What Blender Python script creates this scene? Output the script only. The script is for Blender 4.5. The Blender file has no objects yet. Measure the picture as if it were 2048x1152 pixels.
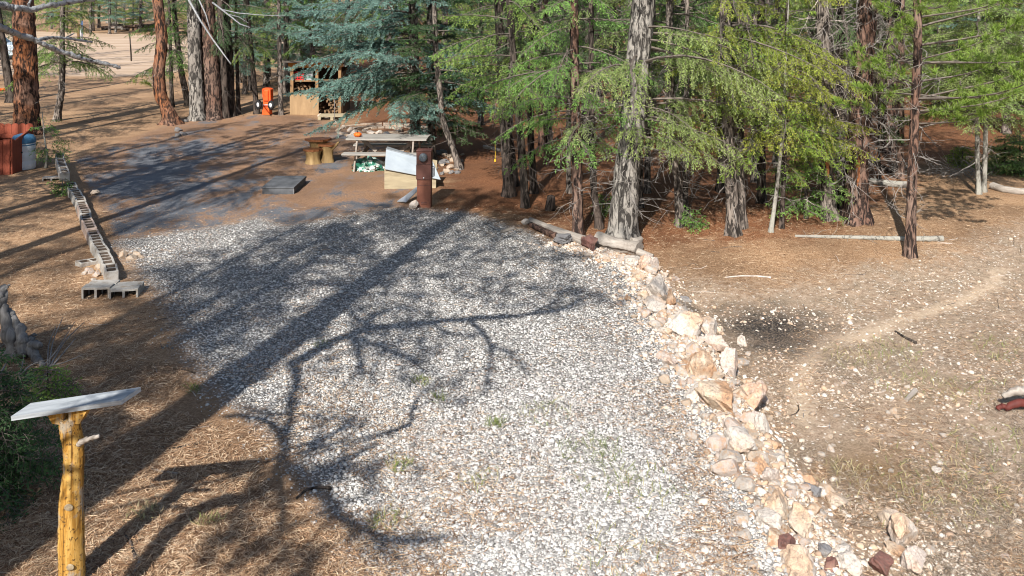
import bpy, bmesh, math, random
import numpy as np
from mathutils import Vector, Matrix

# ------------------------------------------------------------------ camera, light, exposure
S = bpy.context.scene
COL = S.collection
F, YH, CH = 1900.0, -28.0, 4.4            # focal length and horizon row in photo pixels (2048 wide), camera height
cam_d = bpy.data.cameras.new("camera"); cam = bpy.data.objects.new("camera", cam_d); COL.objects.link(cam)
cam.location = (0, 0, CH); cam.rotation_euler = (math.radians(90), 0, 0)
cam_d.sensor_width = 36; cam_d.lens = 36 * F / 2048; cam_d.shift_y = -(576 - YH) / 2048
cam_d.clip_start = 0.1; cam_d.clip_end = 2000
S.camera = cam
SUN_EL, SUN_AZ = math.radians(38), math.radians(15)      # shadows fall 15 deg right of straight ahead
SD = Vector((math.sin(SUN_AZ) * math.cos(SUN_EL), math.cos(SUN_AZ) * math.cos(SUN_EL), -math.sin(SUN_EL)))  # light travel
sun_d = bpy.data.lights.new("sun", 'SUN'); sun = bpy.data.objects.new("sun", sun_d); COL.objects.link(sun)
sun_d.energy = 4.9; sun_d.angle = math.radians(0.47); sun_d.color = (1.0, 0.95, 0.87)
sun.rotation_euler = SD.to_track_quat('-Z', 'Y').to_euler(); sun.location = (-20, -60, 50)
W = bpy.data.worlds.new("World"); S.world = W; W.use_nodes = True
sky = W.node_tree.nodes.new('ShaderNodeTexSky'); sky.sky_type = 'NISHITA'; sky.sun_disc = False
sky.sun_elevation = SUN_EL; sky.sun_rotation = math.atan2(-SD.x, -SD.y)
bg = W.node_tree.nodes['Background']; bg.inputs['Strength'].default_value = 0.085
W.node_tree.links.new(sky.outputs[0], bg.inputs[0])
S.view_settings.view_transform = 'Standard'; S.view_settings.look = 'None'
S.view_settings.exposure = 0.78; S.view_settings.gamma = 1.0
S.render.engine = 'CYCLES'
S.cycles.max_bounces = 6; S.cycles.diffuse_bounces = 3; S.cycles.glossy_bounces = 2
S.cycles.transmission_bounces = 3; S.cycles.transparent_max_bounces = 4
S.cycles.use_denoising = True; S.cycles.filter_width = 1.05
S.cycles.caustics_reflective = False; S.cycles.caustics_refractive = False

R = np.random.default_rng(7)
random.seed(7)

# ------------------------------------------------------------------ pixel -> place helpers (photo pixels)
def flat(px, py, z=0.0):
    Y = F * (CH - z) / (py - YH)
    return np.array([(px - 1024) * Y / F, Y, z])
def poly(pts, z=0.0):
    return np.array([flat(x, y, z)[:2] for x, y in pts])
def sdist(P, pts):
    """signed distance, positive inside the polygon"""
    d = np.full(len(P), 1e9); inside = np.zeros(len(P), bool)
    n = len(pts)
    for i in range(n):
        a, b = pts[i], pts[(i + 1) % n]
        ab = b - a; t = np.clip(((P - a) @ ab) / max(ab @ ab, 1e-9), 0, 1)
        q = a + t[:, None] * ab
        d = np.minimum(d, np.hypot(*(P - q).T))
        c = ((a[1] > P[:, 1]) != (b[1] > P[:, 1]))
        with np.errstate(divide='ignore', invalid='ignore'):
            xi = (b[0] - a[0]) * (P[:, 1] - a[1]) / (b[1] - a[1] if b[1] != a[1] else 1e-9) + a[0]
        inside ^= c & (P[:, 0] < xi)
    return np.where(inside, d, -d)
def ldist(P, pts):
    """distance to an open polyline and side (positive = right of travel)"""
    d = np.full(len(P), 1e9); s = np.zeros(len(P)); tt = np.zeros(len(P)); acc = 0
    for i in range(len(pts) - 1):
        a, b = pts[i], pts[i + 1]; ab = b - a; L = np.hypot(*ab)
        t = np.clip(((P - a) @ ab) / (L * L), 0, 1); q = a + t[:, None] * ab
        dd = np.hypot(*(P - q).T); cr = (P[:, 0] - a[0]) * ab[1] - (P[:, 1] - a[1]) * ab[0]
        m = dd < d; d = np.where(m, dd, d); s = np.where(m, np.sign(cr), s); tt = np.where(m, acc + t * L, tt); acc += L
    return d, s, tt
def sstep(x, a, b):
    t = np.clip((x - a) / (b - a), 0, 1); return t * t * (3 - 2 * t)
def hash2(ix, iy, k=0):
    h = np.sin(ix * 127.1 + iy * 311.7 + k * 74.7) * 43758.5453
    return h - np.floor(h)
def vnoise(x, y, k=0):
    ix, iy = np.floor(x), np.floor(y); fx, fy = x - ix, y - iy
    fx = fx * fx * (3 - 2 * fx); fy = fy * fy * (3 - 2 * fy)
    a, b = hash2(ix, iy, k), hash2(ix + 1, iy, k); c, d = hash2(ix, iy + 1, k), hash2(ix + 1, iy + 1, k)
    return (a * (1 - fx) + b * fx) * (1 - fy) + (c * (1 - fx) + d * fx) * fy

# rock border line, far end to near end (inner edge = gravel side)
WALL = poly([(1000, 436), (1090, 470), (1200, 503), (1285, 535), (1330, 610), (1385, 690), (1440, 780), (1490, 860),
             (1545, 950), (1600, 1050), (1660, 1160), (1740, 1320), (1850, 1600)])[::-1]
def hgt(X, Y):
    X = np.atleast_1d(np.asarray(X, float)); Y = np.atleast_1d(np.asarray(Y, float))
    P = np.stack([X, Y], 1)
    d, s, t = ldist(P, WALL)
    right = np.where(s > 0, d, 0)
    fade = 1 - sstep(Y, 13.5, 17.5)
    h = -0.26 * sstep(right, 0.05, 0.55) * fade
    h += 0.10 * (vnoise(X * .35 + 5, Y * .35, 1) - .5) * sstep(np.hypot(X, Y * 0 + 0) * 0 + np.where(s > 0, d, 0), .5, 3)
    h += 0.03 * (vnoise(X * 1.3, Y * 1.3, 2) - .5)
    h += 0.010 * (vnoise(X * 5.3, Y * 5.3, 3) - .5)
    h += 0.10 * np.exp(-(((X - 5.8) / 2.2) ** 2 + ((Y - 18.3) / 1.0) ** 2))
    h += 1.2 * sstep(Y, 40, 90) * sstep(X, -6, 4)
    return h
def gz(x, y): return float(hgt(x, y)[0])
def at(px, py, dz=0.0):
    z = 0.0
    for _ in range(8):
        p = flat(px, py, z); z = gz(p[0], p[1])
    p = flat(px, py, z); p[2] = z + dz
    return p
def onplane(px, py, Y):
    return np.array([(px - 1024) * Y / F, Y, CH - (py - YH) * Y / F])

# ------------------------------------------------------------------ materials
class NT:
    def __init__(s, name):
        s.m = bpy.data.materials.new(name); s.m.use_nodes = True; s.t = s.m.node_tree
        s.b = s.t.nodes['Principled BSDF']; s.out = s.t.nodes['Material Output']
    def n(s, t, **kw):
        x = s.t.nodes.new(t)
        for k, v in kw.items(): setattr(x, k, v)
        return x
    def set(s, sock, v):
        if v is None: return
        if isinstance(v, bpy.types.NodeSocket): s.t.links.new(v, sock)
        elif isinstance(v, (tuple, list)) and len(v) == 3 and sock.type == 'RGBA': sock.default_value = (*v, 1)
        else: sock.default_value = v
    def pos(s): return s.n('ShaderNodeNewGeometry').outputs['Position']
    def obj(s): return s.n('ShaderNodeTexCoord').outputs['Object']
    def map(s, v, scale=(1, 1, 1), rot=(0, 0, 0), loc=(0, 0, 0)):
        x = s.n('ShaderNodeMapping'); s.set(x.inputs[0], v); x.inputs['Scale'].default_value = scale
        x.inputs['Rotation'].default_value = rot; x.inputs['Location'].default_value = loc; return x.outputs[0]
    def noise(s, v, scale=5, detail=3, rough=.55, dist=0):
        x = s.n('ShaderNodeTexNoise'); s.set(x.inputs['Vector'], v); x.inputs['Scale'].default_value = scale
        x.inputs['Detail'].default_value = detail; x.inputs['Roughness'].default_value = rough
        x.inputs['Distortion'].default_value = dist; return x.outputs['Fac']
    def voro(s, v, scale=5, feature='F1', rnd=1, out='Distance'):
        x = s.n('ShaderNodeTexVoronoi', feature=feature); s.set(x.inputs['Vector'], v); x.inputs['Scale'].default_value = scale
        x.inputs['Randomness'].default_value = rnd; return x.outputs[out]
    def ramp(s, f, stops, interp='LINEAR'):
        x = s.n('ShaderNodeValToRGB'); s.set(x.inputs[0], f); r = x.color_ramp; r.interpolation = interp
        while len(r.elements) < len(stops): r.elements.new(.5)
        for e, (p, c) in zip(r.elements, stops):
            e.position = p; e.color = (*c, 1) if isinstance(c, (tuple, list)) else (c, c, c, 1)
        return x.outputs[0]
    def mix(s, f, a, b, mode='MIX'):
        x = s.n('ShaderNodeMix', data_type='RGBA', blend_type=mode); s.set(x.inputs[0], f); s.set(x.inputs[6], a); s.set(x.inputs[7], b)
        return x.outputs[2]
    def math(s, op, a, b=None, c=None, clamp=False):
        x = s.n('ShaderNodeMath', operation=op, use_clamp=clamp); s.set(x.inputs[0], a); s.set(x.inputs[1], b); s.set(x.inputs[2], c); return x.outputs[0]
    def attr(s, name): return s.n('ShaderNodeAttribute', attribute_name=name).outputs['Fac']
    def rnd(s): return s.n('ShaderNodeObjectInfo').outputs['Random']
    def hsv(s, c, h=.5, sa=1, v=1):
        x = s.n('ShaderNodeHueSaturation'); s.set(x.inputs['Color'], c); s.set(x.inputs['Hue'], h); s.set(x.inputs['Saturation'], sa); s.set(x.inputs['Value'], v); return x.outputs[0]
    def bump(s, h, strength=.5, dist=.02):
        x = s.n('ShaderNodeBump'); s.set(x.inputs['Height'], h); x.inputs['Strength'].default_value = strength; x.inputs['Distance'].default_value = dist
        s.t.links.new(x.outputs[0], s.b.inputs['Normal']); return x
    def col(s, c, rough=.85, spec=.2, metal=0):
        s.set(s.b.inputs['Base Color'], c); s.set(s.b.inputs['Roughness'], rough)
        s.set(s.b.inputs['Specular IOR Level'], spec); s.set(s.b.inputs['Metallic'], metal); return s.m

def mat_simple(name, c, c2=None, scale=6, rough=.8, spec=.25, bump=.2, metal=0, zs=1.0):
    t = NT(name); v = t.map(t.obj(), (1, 1, zs)); n = t.noise(v, scale, 5, .6)
    c2 = c2 or tuple(x * .6 for x in c)
    col = t.ramp(n, [(.3, c2), (.65, c)])
    t.bump(t.noise(v, scale * 6, 4), bump, .01)
    return t.col(col, rough, spec, metal)

def mat_wood(name, light, dark, axis=0, rough=.8, grain=26):
    t = NT(name); sc = [grain, grain, grain]; sc[axis] = 1.6
    v = t.map(t.obj(), sc); n = t.noise(v, 1.0, 5, .65, .8); n2 = t.noise(t.obj(), 3, 2)
    col = t.ramp(n, [(.25, dark), (.5, tuple((a + b) / 2 for a, b in zip(light, dark))), (.75, light)])
    col = t.mix(t.math('MULTIPLY', n2, .5), col, dark)
    t.bump(n, .5, .01); return t.col(col, rough, .2)

def mat_bark(name, plate, plate2, fissure, sx=9, sz=2.2, cut=.47, lich=None):
    t = NT(name); o = t.obj()
    off = t.n('ShaderNodeVectorMath', operation='ADD'); t.set(off.inputs[0], o)
    mul = t.math('MULTIPLY', t.rnd(), 37.0); cb = t.n('ShaderNodeCombineXYZ'); t.set(cb.inputs[0], mul); t.set(cb.inputs[2], mul)
    t.set(off.inputs[1], cb.outputs[0]); o = off.outputs[0]
    v = t.map(o, (sx, sx, sz)); n = t.noise(v, 1.0, 6, .62, 1.2); n2 = t.noise(o, 1.3, 3); n3 = t.noise(o, 40, 3)
    pc = t.mix(t.ramp(n2, [(.4, 0.0), (.62, 1.0)]), plate, plate2)
    pc = t.mix(t.math('MULTIPLY', n3, .45), pc, tuple(x * .45 for x in plate))
    if lich:
        pc = t.mix(t.ramp(t.noise(o, 6, 5), [(.55, 0.0), (.62, 1.0)]), pc, lich)
    f = t.ramp(n, [(cut - .07, 1.0), (cut + .05, 0.0)])
    col = t.mix(f, pc, fissure)
    t.bump(t.math('ADD', n, t.math('MULTIPLY', n3, .2)), .9, .03)
    return t.col(col, .9, .12)

def mat_leaf(name, dark, mid, tip, dead=None, trans=.38):
    t = NT(name); r = t.attr('rnd'); a = t.attr('tip')
    c = t.mix(r, dark, mid); c = t.mix(t.math('MULTIPLY', a, .85), c, tip)
    big = t.noise(t.pos(), 1.7, 3)
    c = t.hsv(c, t.math('ADD', .475, t.math('MULTIPLY', t.rnd(), .05)), 1.0, t.math('ADD', .75, t.math('MULTIPLY', big, .6)))
    if dead: c = t.mix(t.ramp(t.noise(t.pos(), 2.3, 3), [(.60, 0.0), (.68, .8)]), c, dead)
    t.col(c, .6, .25)
    tr = t.n('ShaderNodeBsdfTranslucent'); t.set(tr.inputs[0], c)
    mx = t.n('ShaderNodeMixShader'); mx.inputs[0].default_value = trans
    t.t.links.new(t.b.outputs[0], mx.inputs[1]); t.t.links.new(tr.outputs[0], mx.inputs[2]); t.t.links.new(mx.outputs[0], t.out.inputs[0])
    return t.m

M = {}
M['leaf_fir'] = mat_leaf('fir_needles', (.026, .075, .014), (.105, .225, .040), (.34, .52, .12))
M['leaf_firlight'] = mat_leaf('fir_needles_light', (.038, .085, .026), (.150, .260, .070), (.39, .54, .18))
M['leaf_yellow'] = mat_leaf('fir_needles_yellowish', (.040, .075, .010), (.155, .235, .030), (.40, .50, .085))
M['leaf_spruce'] = mat_leaf('spruce_needles', (.026, .078, .054), (.115, .240, .175), (.38, .58, .49))
M['leaf_dark'] = mat_leaf('dark_needles', (.016, .038, .016), (.045, .095, .036), (.12, .20, .075))
M['leaf_pine'] = mat_leaf('pine_needles_live', (.055, .105, .016), (.170, .260, .040), (.34, .43, .085))
M['bark_red'] = mat_bark('bark_orange_pine', (.34, .135, .060), (.23, .145, .11), (.026, .017, .014), 11, 2.6, .51)
M['bark_brown'] = mat_bark('bark_brown_pine', (.20, .115, .085), (.25, .175, .14), (.025, .018, .016), 13, 3.0, .52)
M['bark_grey'] = mat_bark('bark_grey_fir', (.34, .315, .285), (.26, .23, .205), (.040, .036, .033), 11, 3.2, .515)
M['bark_mid'] = mat_bark('bark_greybrown', (.24, .20, .175), (.29, .25, .215), (.032, .027, .024), 13, 4.0, .52)
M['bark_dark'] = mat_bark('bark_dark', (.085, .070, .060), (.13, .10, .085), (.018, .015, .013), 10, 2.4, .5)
M['bark_pale'] = mat_bark('bark_pale_sapling', (.36, .35, .31), (.28, .26, .23), (.08, .07, .06), 14, 5, .42)
M['twig'] = mat_simple('twig_grey', (.30, .275, .255), (.14, .125, .115), 9, .9, .1)
M['limb_live'] = mat_simple('live_limb_bark', (.17, .145, .125), (.08, .066, .056), 9, .9, .1)
M['twig_dark'] = mat_simple('twig_dark', (.12, .10, .09), (.05, .042, .038), 9, .9, .1)
M['twig_pale'] = mat_simple('twig_pale', (.55, .49, .44), (.30, .26, .23), 9, .9, .1)
M['limb_grey'] = mat_bark('limb_lichen_grey', (.36, .37, .38), (.27, .28, .30), (.07, .07, .075), 26, 26, .43)
M['drift'] = mat_wood('driftwood', (.50, .46, .41), (.17, .14, .12), 0, .9, 22)
M['driftz'] = mat_wood('driftwood_upright', (.34, .33, .33), (.06, .055, .05), 2, .9, 20)

# ------------------------------------------------------------------ mesh building
class MB:
    def __init__(s): s.v = []; s.f = {}; s.n = 0; s.a = {}; s.mi = {}
    def add(s, v, f, rnd=None, tip=None, mi=0):
        v = np.asarray(v, np.float32).reshape(-1, 3); f = np.asarray(f, np.int64)
        k = f.shape[1]; s.f.setdefault(k, []).append(f + s.n); s.mi.setdefault(k, []).append(np.full(len(f), mi, np.int32))
        s.v.append(v); n = len(v); s.n += n
        s.a.setdefault('rnd', []).append(np.full(n, .5, np.float32) if rnd is None else np.broadcast_to(np.asarray(rnd, np.float32), (n,)))
        s.a.setdefault('tip', []).append(np.zeros(n, np.float32) if tip is None else np.broadcast_to(np.asarray(tip, np.float32), (n,)))
    def box(s, c, size, rz=0, mi=0, rot=None):
        x, y, z = [d / 2 for d in size]
        v = np.array([[-x, -y, -z], [x, -y, -z], [x, y, -z], [-x, y, -z], [-x, -y, z], [x, -y, z], [x, y, z], [-x, y, z]])
        if rot is not None: v = v @ np.array(Matrix(rot).to_3x3()).T
        cs, sn = math.cos(rz), math.sin(rz)
        v = v @ np.array([[cs, sn, 0], [-sn, cs, 0], [0, 0, 1]]) + np.array(c)
        s.add(v, [[0, 3, 2, 1], [4, 5, 6, 7], [0, 1, 5, 4], [1, 2, 6, 5], [2, 3, 7, 6], [3, 0, 4, 7]], mi=mi)
    def prism(s, pts, y0, y1, axis='y', mi=0):
        """outline in (x,z) pushed from y0 to y1"""
        n = len(pts); p = np.array(pts, float)
        a = np.stack([p[:, 0], np.full(n, y0), p[:, 1]], 1); b = np.stack([p[:, 0], np.full(n, y1), p[:, 1]], 1)
        if axis == 'x': a = a[:, [1, 0, 2]]; b = b[:, [1, 0, 2]]
        if axis == 'z': a = a[:, [0, 2, 1]]; b = b[:, [0, 2, 1]]
        s.add(np.concatenate([a, b]), [[i, (i + 1) % n, n + (i + 1) % n, n + i] for i in range(n)], mi=mi)
        s.add(a, [list(range(n))[::-1]], mi=mi); s.add(b, [list(range(n))], mi=mi)
    def tubes(s, paths, radii, k=5, mi=0, rnd=None, tip=None, cap=True):
        """paths [M,N,3], radii [M,N]"""
        P = np.asarray(paths, float); Rr = np.asarray(radii, float)
        if P.ndim == 2: P = P[None]; Rr = Rr[None]
        Mn, N, _ = P.shape
        if Mn == 0: return
        T = np.gradient(P, axis=1); T /= np.linalg.norm(T, axis=2, keepdims=True) + 1e-9
        avg = T.mean(1, keepdims=True); ref = np.where(np.abs(avg[..., 2:3]) > .8, np.array([1., 0, 0]), np.array([0, 0, 1.]))
        A = np.cross(T, np.broadcast_to(ref, T.shape)); A /= np.linalg.norm(A, axis=2, keepdims=True) + 1e-9
        B = np.cross(T, A)
        th = np.arange(k) * 2 * np.pi / k
        V = P[:, :, None, :] + Rr[:, :, None, None] * (np.cos(th)[None, None, :, None] * A[:, :, None, :] + np.sin(th)[None, None, :, None] * B[:, :, None, :])
        V = V.reshape(-1, 3)
        i = np.arange(N - 1)[:, None] * k; j = np.arange(k)[None, :]; j2 = (j + 1) % k
        f = np.stack([i + j, i + j2, i + k + j2, i + k + j], -1).reshape(-1, 4)
        f = (f[None] + (np.arange(Mn) * N * k)[:, None, None]).reshape(-1, 4)
        rr = None if rnd is None else np.repeat(rnd, N * k)
        s.add(V, f[:, ::-1], rr, tip, mi)
        if cap:
            base = s.n - len(V)
            c = np.array([[m * N * k + x for x in range(k)] for m in range(Mn)]); e = np.array([[m * N * k + (N - 1) * k + x for x in range(k)][::-1] for m in range(Mn)])
            s.f.setdefault(k, []).append(np.concatenate([c, e]) + base); s.mi.setdefault(k, []).append(np.full(2 * Mn, mi, np.int32))
    def lathe(s, prof, n=24, c=(0, 0, 0), mi=0, axis='z', cap=True):
        p = np.array(prof, float); th = np.arange(n) * 2 * np.pi / n; m = len(p)
        V = np.stack([p[:, None, 0] * np.cos(th), p[:, None, 0] * np.sin(th), np.broadcast_to(p[:, None, 1], (m, n))], -1).reshape(-1, 3)
        if axis == 'y': V = V[:, [0, 2, 1]] * np.array([1, -1, 1])
        if axis == 'x': V = V[:, [2, 0, 1]]
        i = np.arange(m - 1)[:, None] * n; j = np.arange(n)[None]; j2 = (j + 1) % n
        f = np.stack([i + j, i + j2, i + n + j2, i + n + j], -1).reshape(-1, 4)
        s.add(V + np.array(c), f, mi=mi)
        if cap:
            b = s.n - len(V)
            for q in ([list(range(n))[::-1]], [[(m - 1) * n + x for x in range(n)]]):
                s.f.setdefault(n, []).append(np.array(q) + b); s.mi.setdefault(n, []).append(np.full(1, mi, np.int32))
    def mesh(s, name, mats, smooth=False, attrs=True):
        me = bpy.data.meshes.new(name); V = np.concatenate(s.v)
        loops = []; starts = []; mis = []; off = 0
        for k, fl in s.f.items():
            f = np.concatenate(fl); loops.append(f.ravel()); starts.append(off + np.arange(len(f)) * k); off += f.size; mis.append(np.concatenate(s.mi[k]))
        loops = np.concatenate(loops).astype(np.int32); starts = np.concatenate(starts).astype(np.int32); mis = np.concatenate(mis)
        me.vertices.add(len(V)); me.vertices.foreach_set('co', V.ravel().astype(np.float32))
        me.loops.add(len(loops)); me.loops.foreach_set('vertex_index', loops)
        me.polygons.add(len(starts)); me.polygons.foreach_set('loop_start', starts)
        me.polygons.foreach_set('material_index', mis)
        me.polygons.foreach_set('use_smooth', np.full(len(starts), smooth))
        for m in (mats if isinstance(mats, (list, tuple)) else [mats]): me.materials.append(m)
        if attrs:
            for a, l in s.a.items():
                at_ = me.attributes.new(a, 'FLOAT', 'POINT'); at_.data.foreach_set('value', np.concatenate(l).astype(np.float32))
        me.update(calc_edges=True); me.validate()
        return me
    def obj(s, name, mats, parent=None, smooth=False, attrs=False):
        o = bpy.data.objects.new(name, s.mesh(name, mats, smooth, attrs)); COL.objects.link(o)
        if parent: o.parent = parent
        return o

def tag(o, label=None, cat=None, group=None, kind=None):
    if label: o['label'] = label
    if cat: o['category'] = cat
    if group: o['group'] = group
    if kind: o['kind'] = kind
    return o
def thing(name, label, cat, loc=(0, 0, 0), rz=0, group=None):
    o = bpy.data.objects.new(name, None); COL.objects.link(o); o.location = Vector([float(c) for c in loc]); o.rotation_euler = (0, 0, rz)
    o.empty_display_size = .2
    return tag(o, label, cat, group)
def dup(root, loc, rz=0, sc=1.0, label=None, group=None, cat=None):
    r = root.copy(); COL.objects.link(r); r.location = Vector([float(c) for c in loc]); r.rotation_euler = (0, 0, rz); r.scale = (sc, sc, sc) if not isinstance(sc, tuple) else sc
    for ch in list(root.children):
        c = ch.copy(); COL.objects.link(c); c.parent = r
        for g in list(ch.children):
            d = g.copy(); COL.objects.link(d); d.parent = c
    if label: r['label'] = label
    if group: r['group'] = group
    if cat: r['category'] = cat
    return r
def norm(v): return v / (np.linalg.norm(v, axis=-1, keepdims=True) + 1e-9)

# ------------------------------------------------------------------ ground
Z = {}
Z['gravel'] = poly([(225, 478), (300, 470), (430, 452), (520, 432), (575, 450), (650, 436), (790, 414), (862, 418), (930, 425), (1005, 446), (1090, 478), (1195, 508), (1250, 520),
                    (1300, 600), (1350, 690), (1410, 780), (1465, 870), (1520, 960), (1580, 1060), (1640, 1160), (1760, 1400), (900, 1500), (760, 1250),
                    (700, 1080), (610, 940), (500, 830), (410, 770), (370, 690), (330, 610), (280, 560), (255, 520)])
Z['asph'] = poly([(235, 476), (215, 440), (190, 390), (165, 345), (150, 318), (200, 300), (300, 262), (360, 240), (450, 233), (560, 231), (640, 237), (690, 255), (720, 280), (790, 300),
                  (840, 340), (850, 412), (790, 414), (640, 436), (575, 450), (520, 432), (400, 456), (300, 470)])
Z['road'] = poly([(-400, 152), (0, 150), (120, 152), (250, 155), (330, 150), (420, 128), (520, 118), (640, 112), (640, 78), (450, 74), (300, 70), (150, 66), (0, 60), (-400, 56)])
Z['soil'] = poly([(1300, 555), (1380, 530), (1500, 545), (1700, 520), (1850, 510), (1950, 480), (2080, 440), (2400, 430), (2600, 1200), (2400, 1700), (1800, 1700), (1660, 1160),
                  (1550, 960), (1450, 790), (1380, 680)])
Z['burn'] = poly([(1420, 610), (1460, 588), (1540, 580), (1620, 592), (1650, 620), (1640, 655), (1590, 672), (1520, 668), (1480, 650)])
Z['path'] = poly([(1992, 518), (2006, 520), (1996, 545), (1930, 572), (1868, 592), (1800, 612), (1745, 640), (1690, 652), (1648, 668), (1628, 690), (1618, 730), (1628, 790), (1596, 800), (1580, 745), (1594, 690), (1622, 655), (1660, 634), (1735, 620), (1790, 598), (1862, 578), (1930, 558), (1978, 538)])
Z['mulch'] = poly([(1660, 870), (1720, 850), (1800, 865), (1850, 900), (1840, 940), (1760, 960), (1680, 950)])
Z['bare'] = poly([(165, 335), (260, 300), (380, 285), (470, 325), (500, 380), (440, 445), (500, 430), (600, 424), (770, 405), (772, 416), (640, 438), (575, 452), (520, 434), (430, 454), (330, 462), (235, 470), (200, 410)])
Z['wood'] = poly([(860, 425), (1000, 432), (1090, 462), (1200, 495), (1300, 500), (1420, 480), (1560, 480), (1700, 470), (1720, 440), (1800, 400), (1850, 330), (2100, 300), (2600, 180), (2600, 10), (600, 10), (620, 120), (700, 240), (800, 300), (860, 330)])
xs = np.concatenate([-np.geomspace(14, 420, 22)[::-1], np.linspace(-13.8, 13.8, 231), np.geomspace(14, 420, 22)])
ys = np.concatenate([[-260, -90, -40, -20, -8, -2, 2], np.linspace(4.5, 36, 264), np.geomspace(36.3, 900, 46)])
gx, gy = np.meshgrid(xs, ys); GP = np.stack([gx.ravel(), gy.ravel()], 1)
gh = hgt(GP[:, 0], GP[:, 1])
_d, _s, _ = ldist(GP, WALL)
SDm = {k: np.clip(sdist(GP, p), -6, 6) for k, p in Z.items()}
SDm['border'] = np.where(GP[:, 1] < 16.2, .30 - _d, -3)
nx, ny = len(xs), len(ys)
ii, jj = np.meshgrid(np.arange(nx - 1), np.arange(ny - 1)); i0 = (jj * nx + ii).ravel()
quads = np.stack([i0, i0 + 1, i0 + nx + 1, i0 + nx], 1)

def mat_ground():
    t = NT('forest_floor'); p = t.pos()
    nL = t.noise(p, .5, 3); nM = t.noise(p, 2.6, 4, .6); nS = t.noise(p, 11, 5, .65); nF = t.noise(p, 48, 4, .7)
    fib = None
    for k, (r, sx, sy) in enumerate([(.5, 14, 130), (1.6, 120, 16), (2.6, 15, 140), (-.5, 110, 13)]):
        q = t.noise(t.map(p, (sx, sy, 20), (0, 0, r), (k * 7, 0, 0)), 1.0, 2, .5, .6)
        fib = q if fib is None else t.math('MAXIMUM', fib, q)
    fib = t.math('MULTIPLY_ADD', fib, 1.0, t.math('MULTIPLY', t.math('SUBTRACT', nF, .5), .45))
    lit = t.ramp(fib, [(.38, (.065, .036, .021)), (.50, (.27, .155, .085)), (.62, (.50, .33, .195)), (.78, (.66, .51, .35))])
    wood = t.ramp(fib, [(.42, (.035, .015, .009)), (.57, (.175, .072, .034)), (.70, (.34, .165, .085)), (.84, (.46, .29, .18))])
    def zone(a, amp, w, noise):
        x = t.math('MULTIPLY_ADD', t.math('SUBTRACT', noise, .5), amp, t.attr('sd_' + a)); return t.math('MULTIPLY_ADD', x, 1.0 / w, .5, clamp=True)
    mixn = t.math('MULTIPLY_ADD', nS, .5, t.math('MULTIPLY', nM, .5))
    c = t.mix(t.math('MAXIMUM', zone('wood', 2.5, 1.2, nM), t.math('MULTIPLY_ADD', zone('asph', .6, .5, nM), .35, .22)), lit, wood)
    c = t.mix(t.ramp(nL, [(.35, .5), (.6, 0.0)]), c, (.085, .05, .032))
    # soil with pale stones and grey-dried grass
    st = t.voro(p, 26, out='Color'); sv = t.n('ShaderNodeSeparateColor'); t.set(sv.inputs[0], st)
    sd_ = t.voro(p, 26)
    soilb = t.ramp(t.math('MULTIPLY_ADD', nF, .5, t.math('MULTIPLY', nS, .5)), [(.33, (.125, .085, .058)), (.48, (.325, .235, .165)), (.64, (.53, .42, .325))])
    soilb = t.mix(t.ramp(nM, [(.42, 0.0), (.6, .6)]), soilb, t.ramp(fib, [(.45, (.080, .062, .045)), (.60, (.29, .225, .16)), (.8, (.50, .43, .34))]))
    stone = t.math('MULTIPLY', t.math('GREATER_THAN', t.math('MULTIPLY_ADD', nM, .55, sv.outputs[0]), 1.12), t.math('LESS_THAN', sd_, .42))
    stone2 = t.mix(sv.outputs[1], (.50, .42, .35), (.72, .68, .62))
    soil = t.mix(stone, soilb, stone2)
    c = t.mix(zone('soil', 2.2, .9, mixn), c, soil)
    bd = t.math('MULTIPLY', zone('border', .5, .3, nS), t.ramp(nF, [(.40, .25), (.55, .95)])); c = t.mix(bd, c, t.mix(sv.outputs[2], (.36, .26, .19), (.70, .63, .56)))
    c = t.mix(t.math('MULTIPLY', zone('path', .35, .22, nS), .95), c, t.ramp(nF, [(.3, (.44, .325, .225)), (.7, (.62, .50, .38))]))
    bz = zone('burn', 1.6, .9, mixn)
    c = t.mix(t.math('MULTIPLY', bz, t.ramp(nF, [(.46, 1.0), (.64, .45)])), c, (.026, .024, .024))
    c = t.mix(t.math('MULTIPLY', zone('mulch', 1.6, .7, mixn), .75), c, t.ramp(fib, [(.45, (.06, .032, .014)), (.62, (.22, .125, .05)), (.8, (.45, .30, .16))]))
    # gravel
    vs = 36
    vc = t.voro(p, vs, out='Color'); sp = t.n('ShaderNodeSeparateColor'); t.set(sp.inputs[0], vc); vd = t.voro(p, vs)
    gcol = t.ramp(sp.outputs[0], [(0, (.09, .087, .085)), (.38, (.21, .205, .20)), (.55, (.40, .385, .365)), (.75, (.60, .585, .565)), (1, (.76, .75, .73))])
    gcol = t.mix(t.math('MULTIPLY', t.math('GREATER_THAN', sp.outputs[1], .94), .6), gcol, (.40, .27, .21))
    gcol = t.mix(t.ramp(vd, [(.38, 0.0), (.62, 1.0)]), gcol, (.15, .14, .13))
    gcol = t.mix(t.ramp(nM, [(.56, 0.0), (.70, .3)]), gcol, (.15, .135, .12))
    gz_ = zone('gravel', 1.8, .35, t.math('MULTIPLY_ADD', nF, .45, t.math('MULTIPLY', mixn, .55))); c = t.mix(gz_, c, gcol)
    # asphalt seen between needles
    cov = t.noise(t.map(p, (1.15, .6, 1), (0, 0, .25)), 1.0, 6, .68, .5)
    cov = t.math('MULTIPLY_ADD', t.math('SUBTRACT', fib, .6), .7, cov)
    az = t.math('MULTIPLY', zone('asph', .5, .12, nS), t.ramp(t.math('SUBTRACT', cov, t.math('MULTIPLY', zone('bare', 3.0, 3.0, nM), .17)), [(.38, 1.0), (.43, .10)]))
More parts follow.
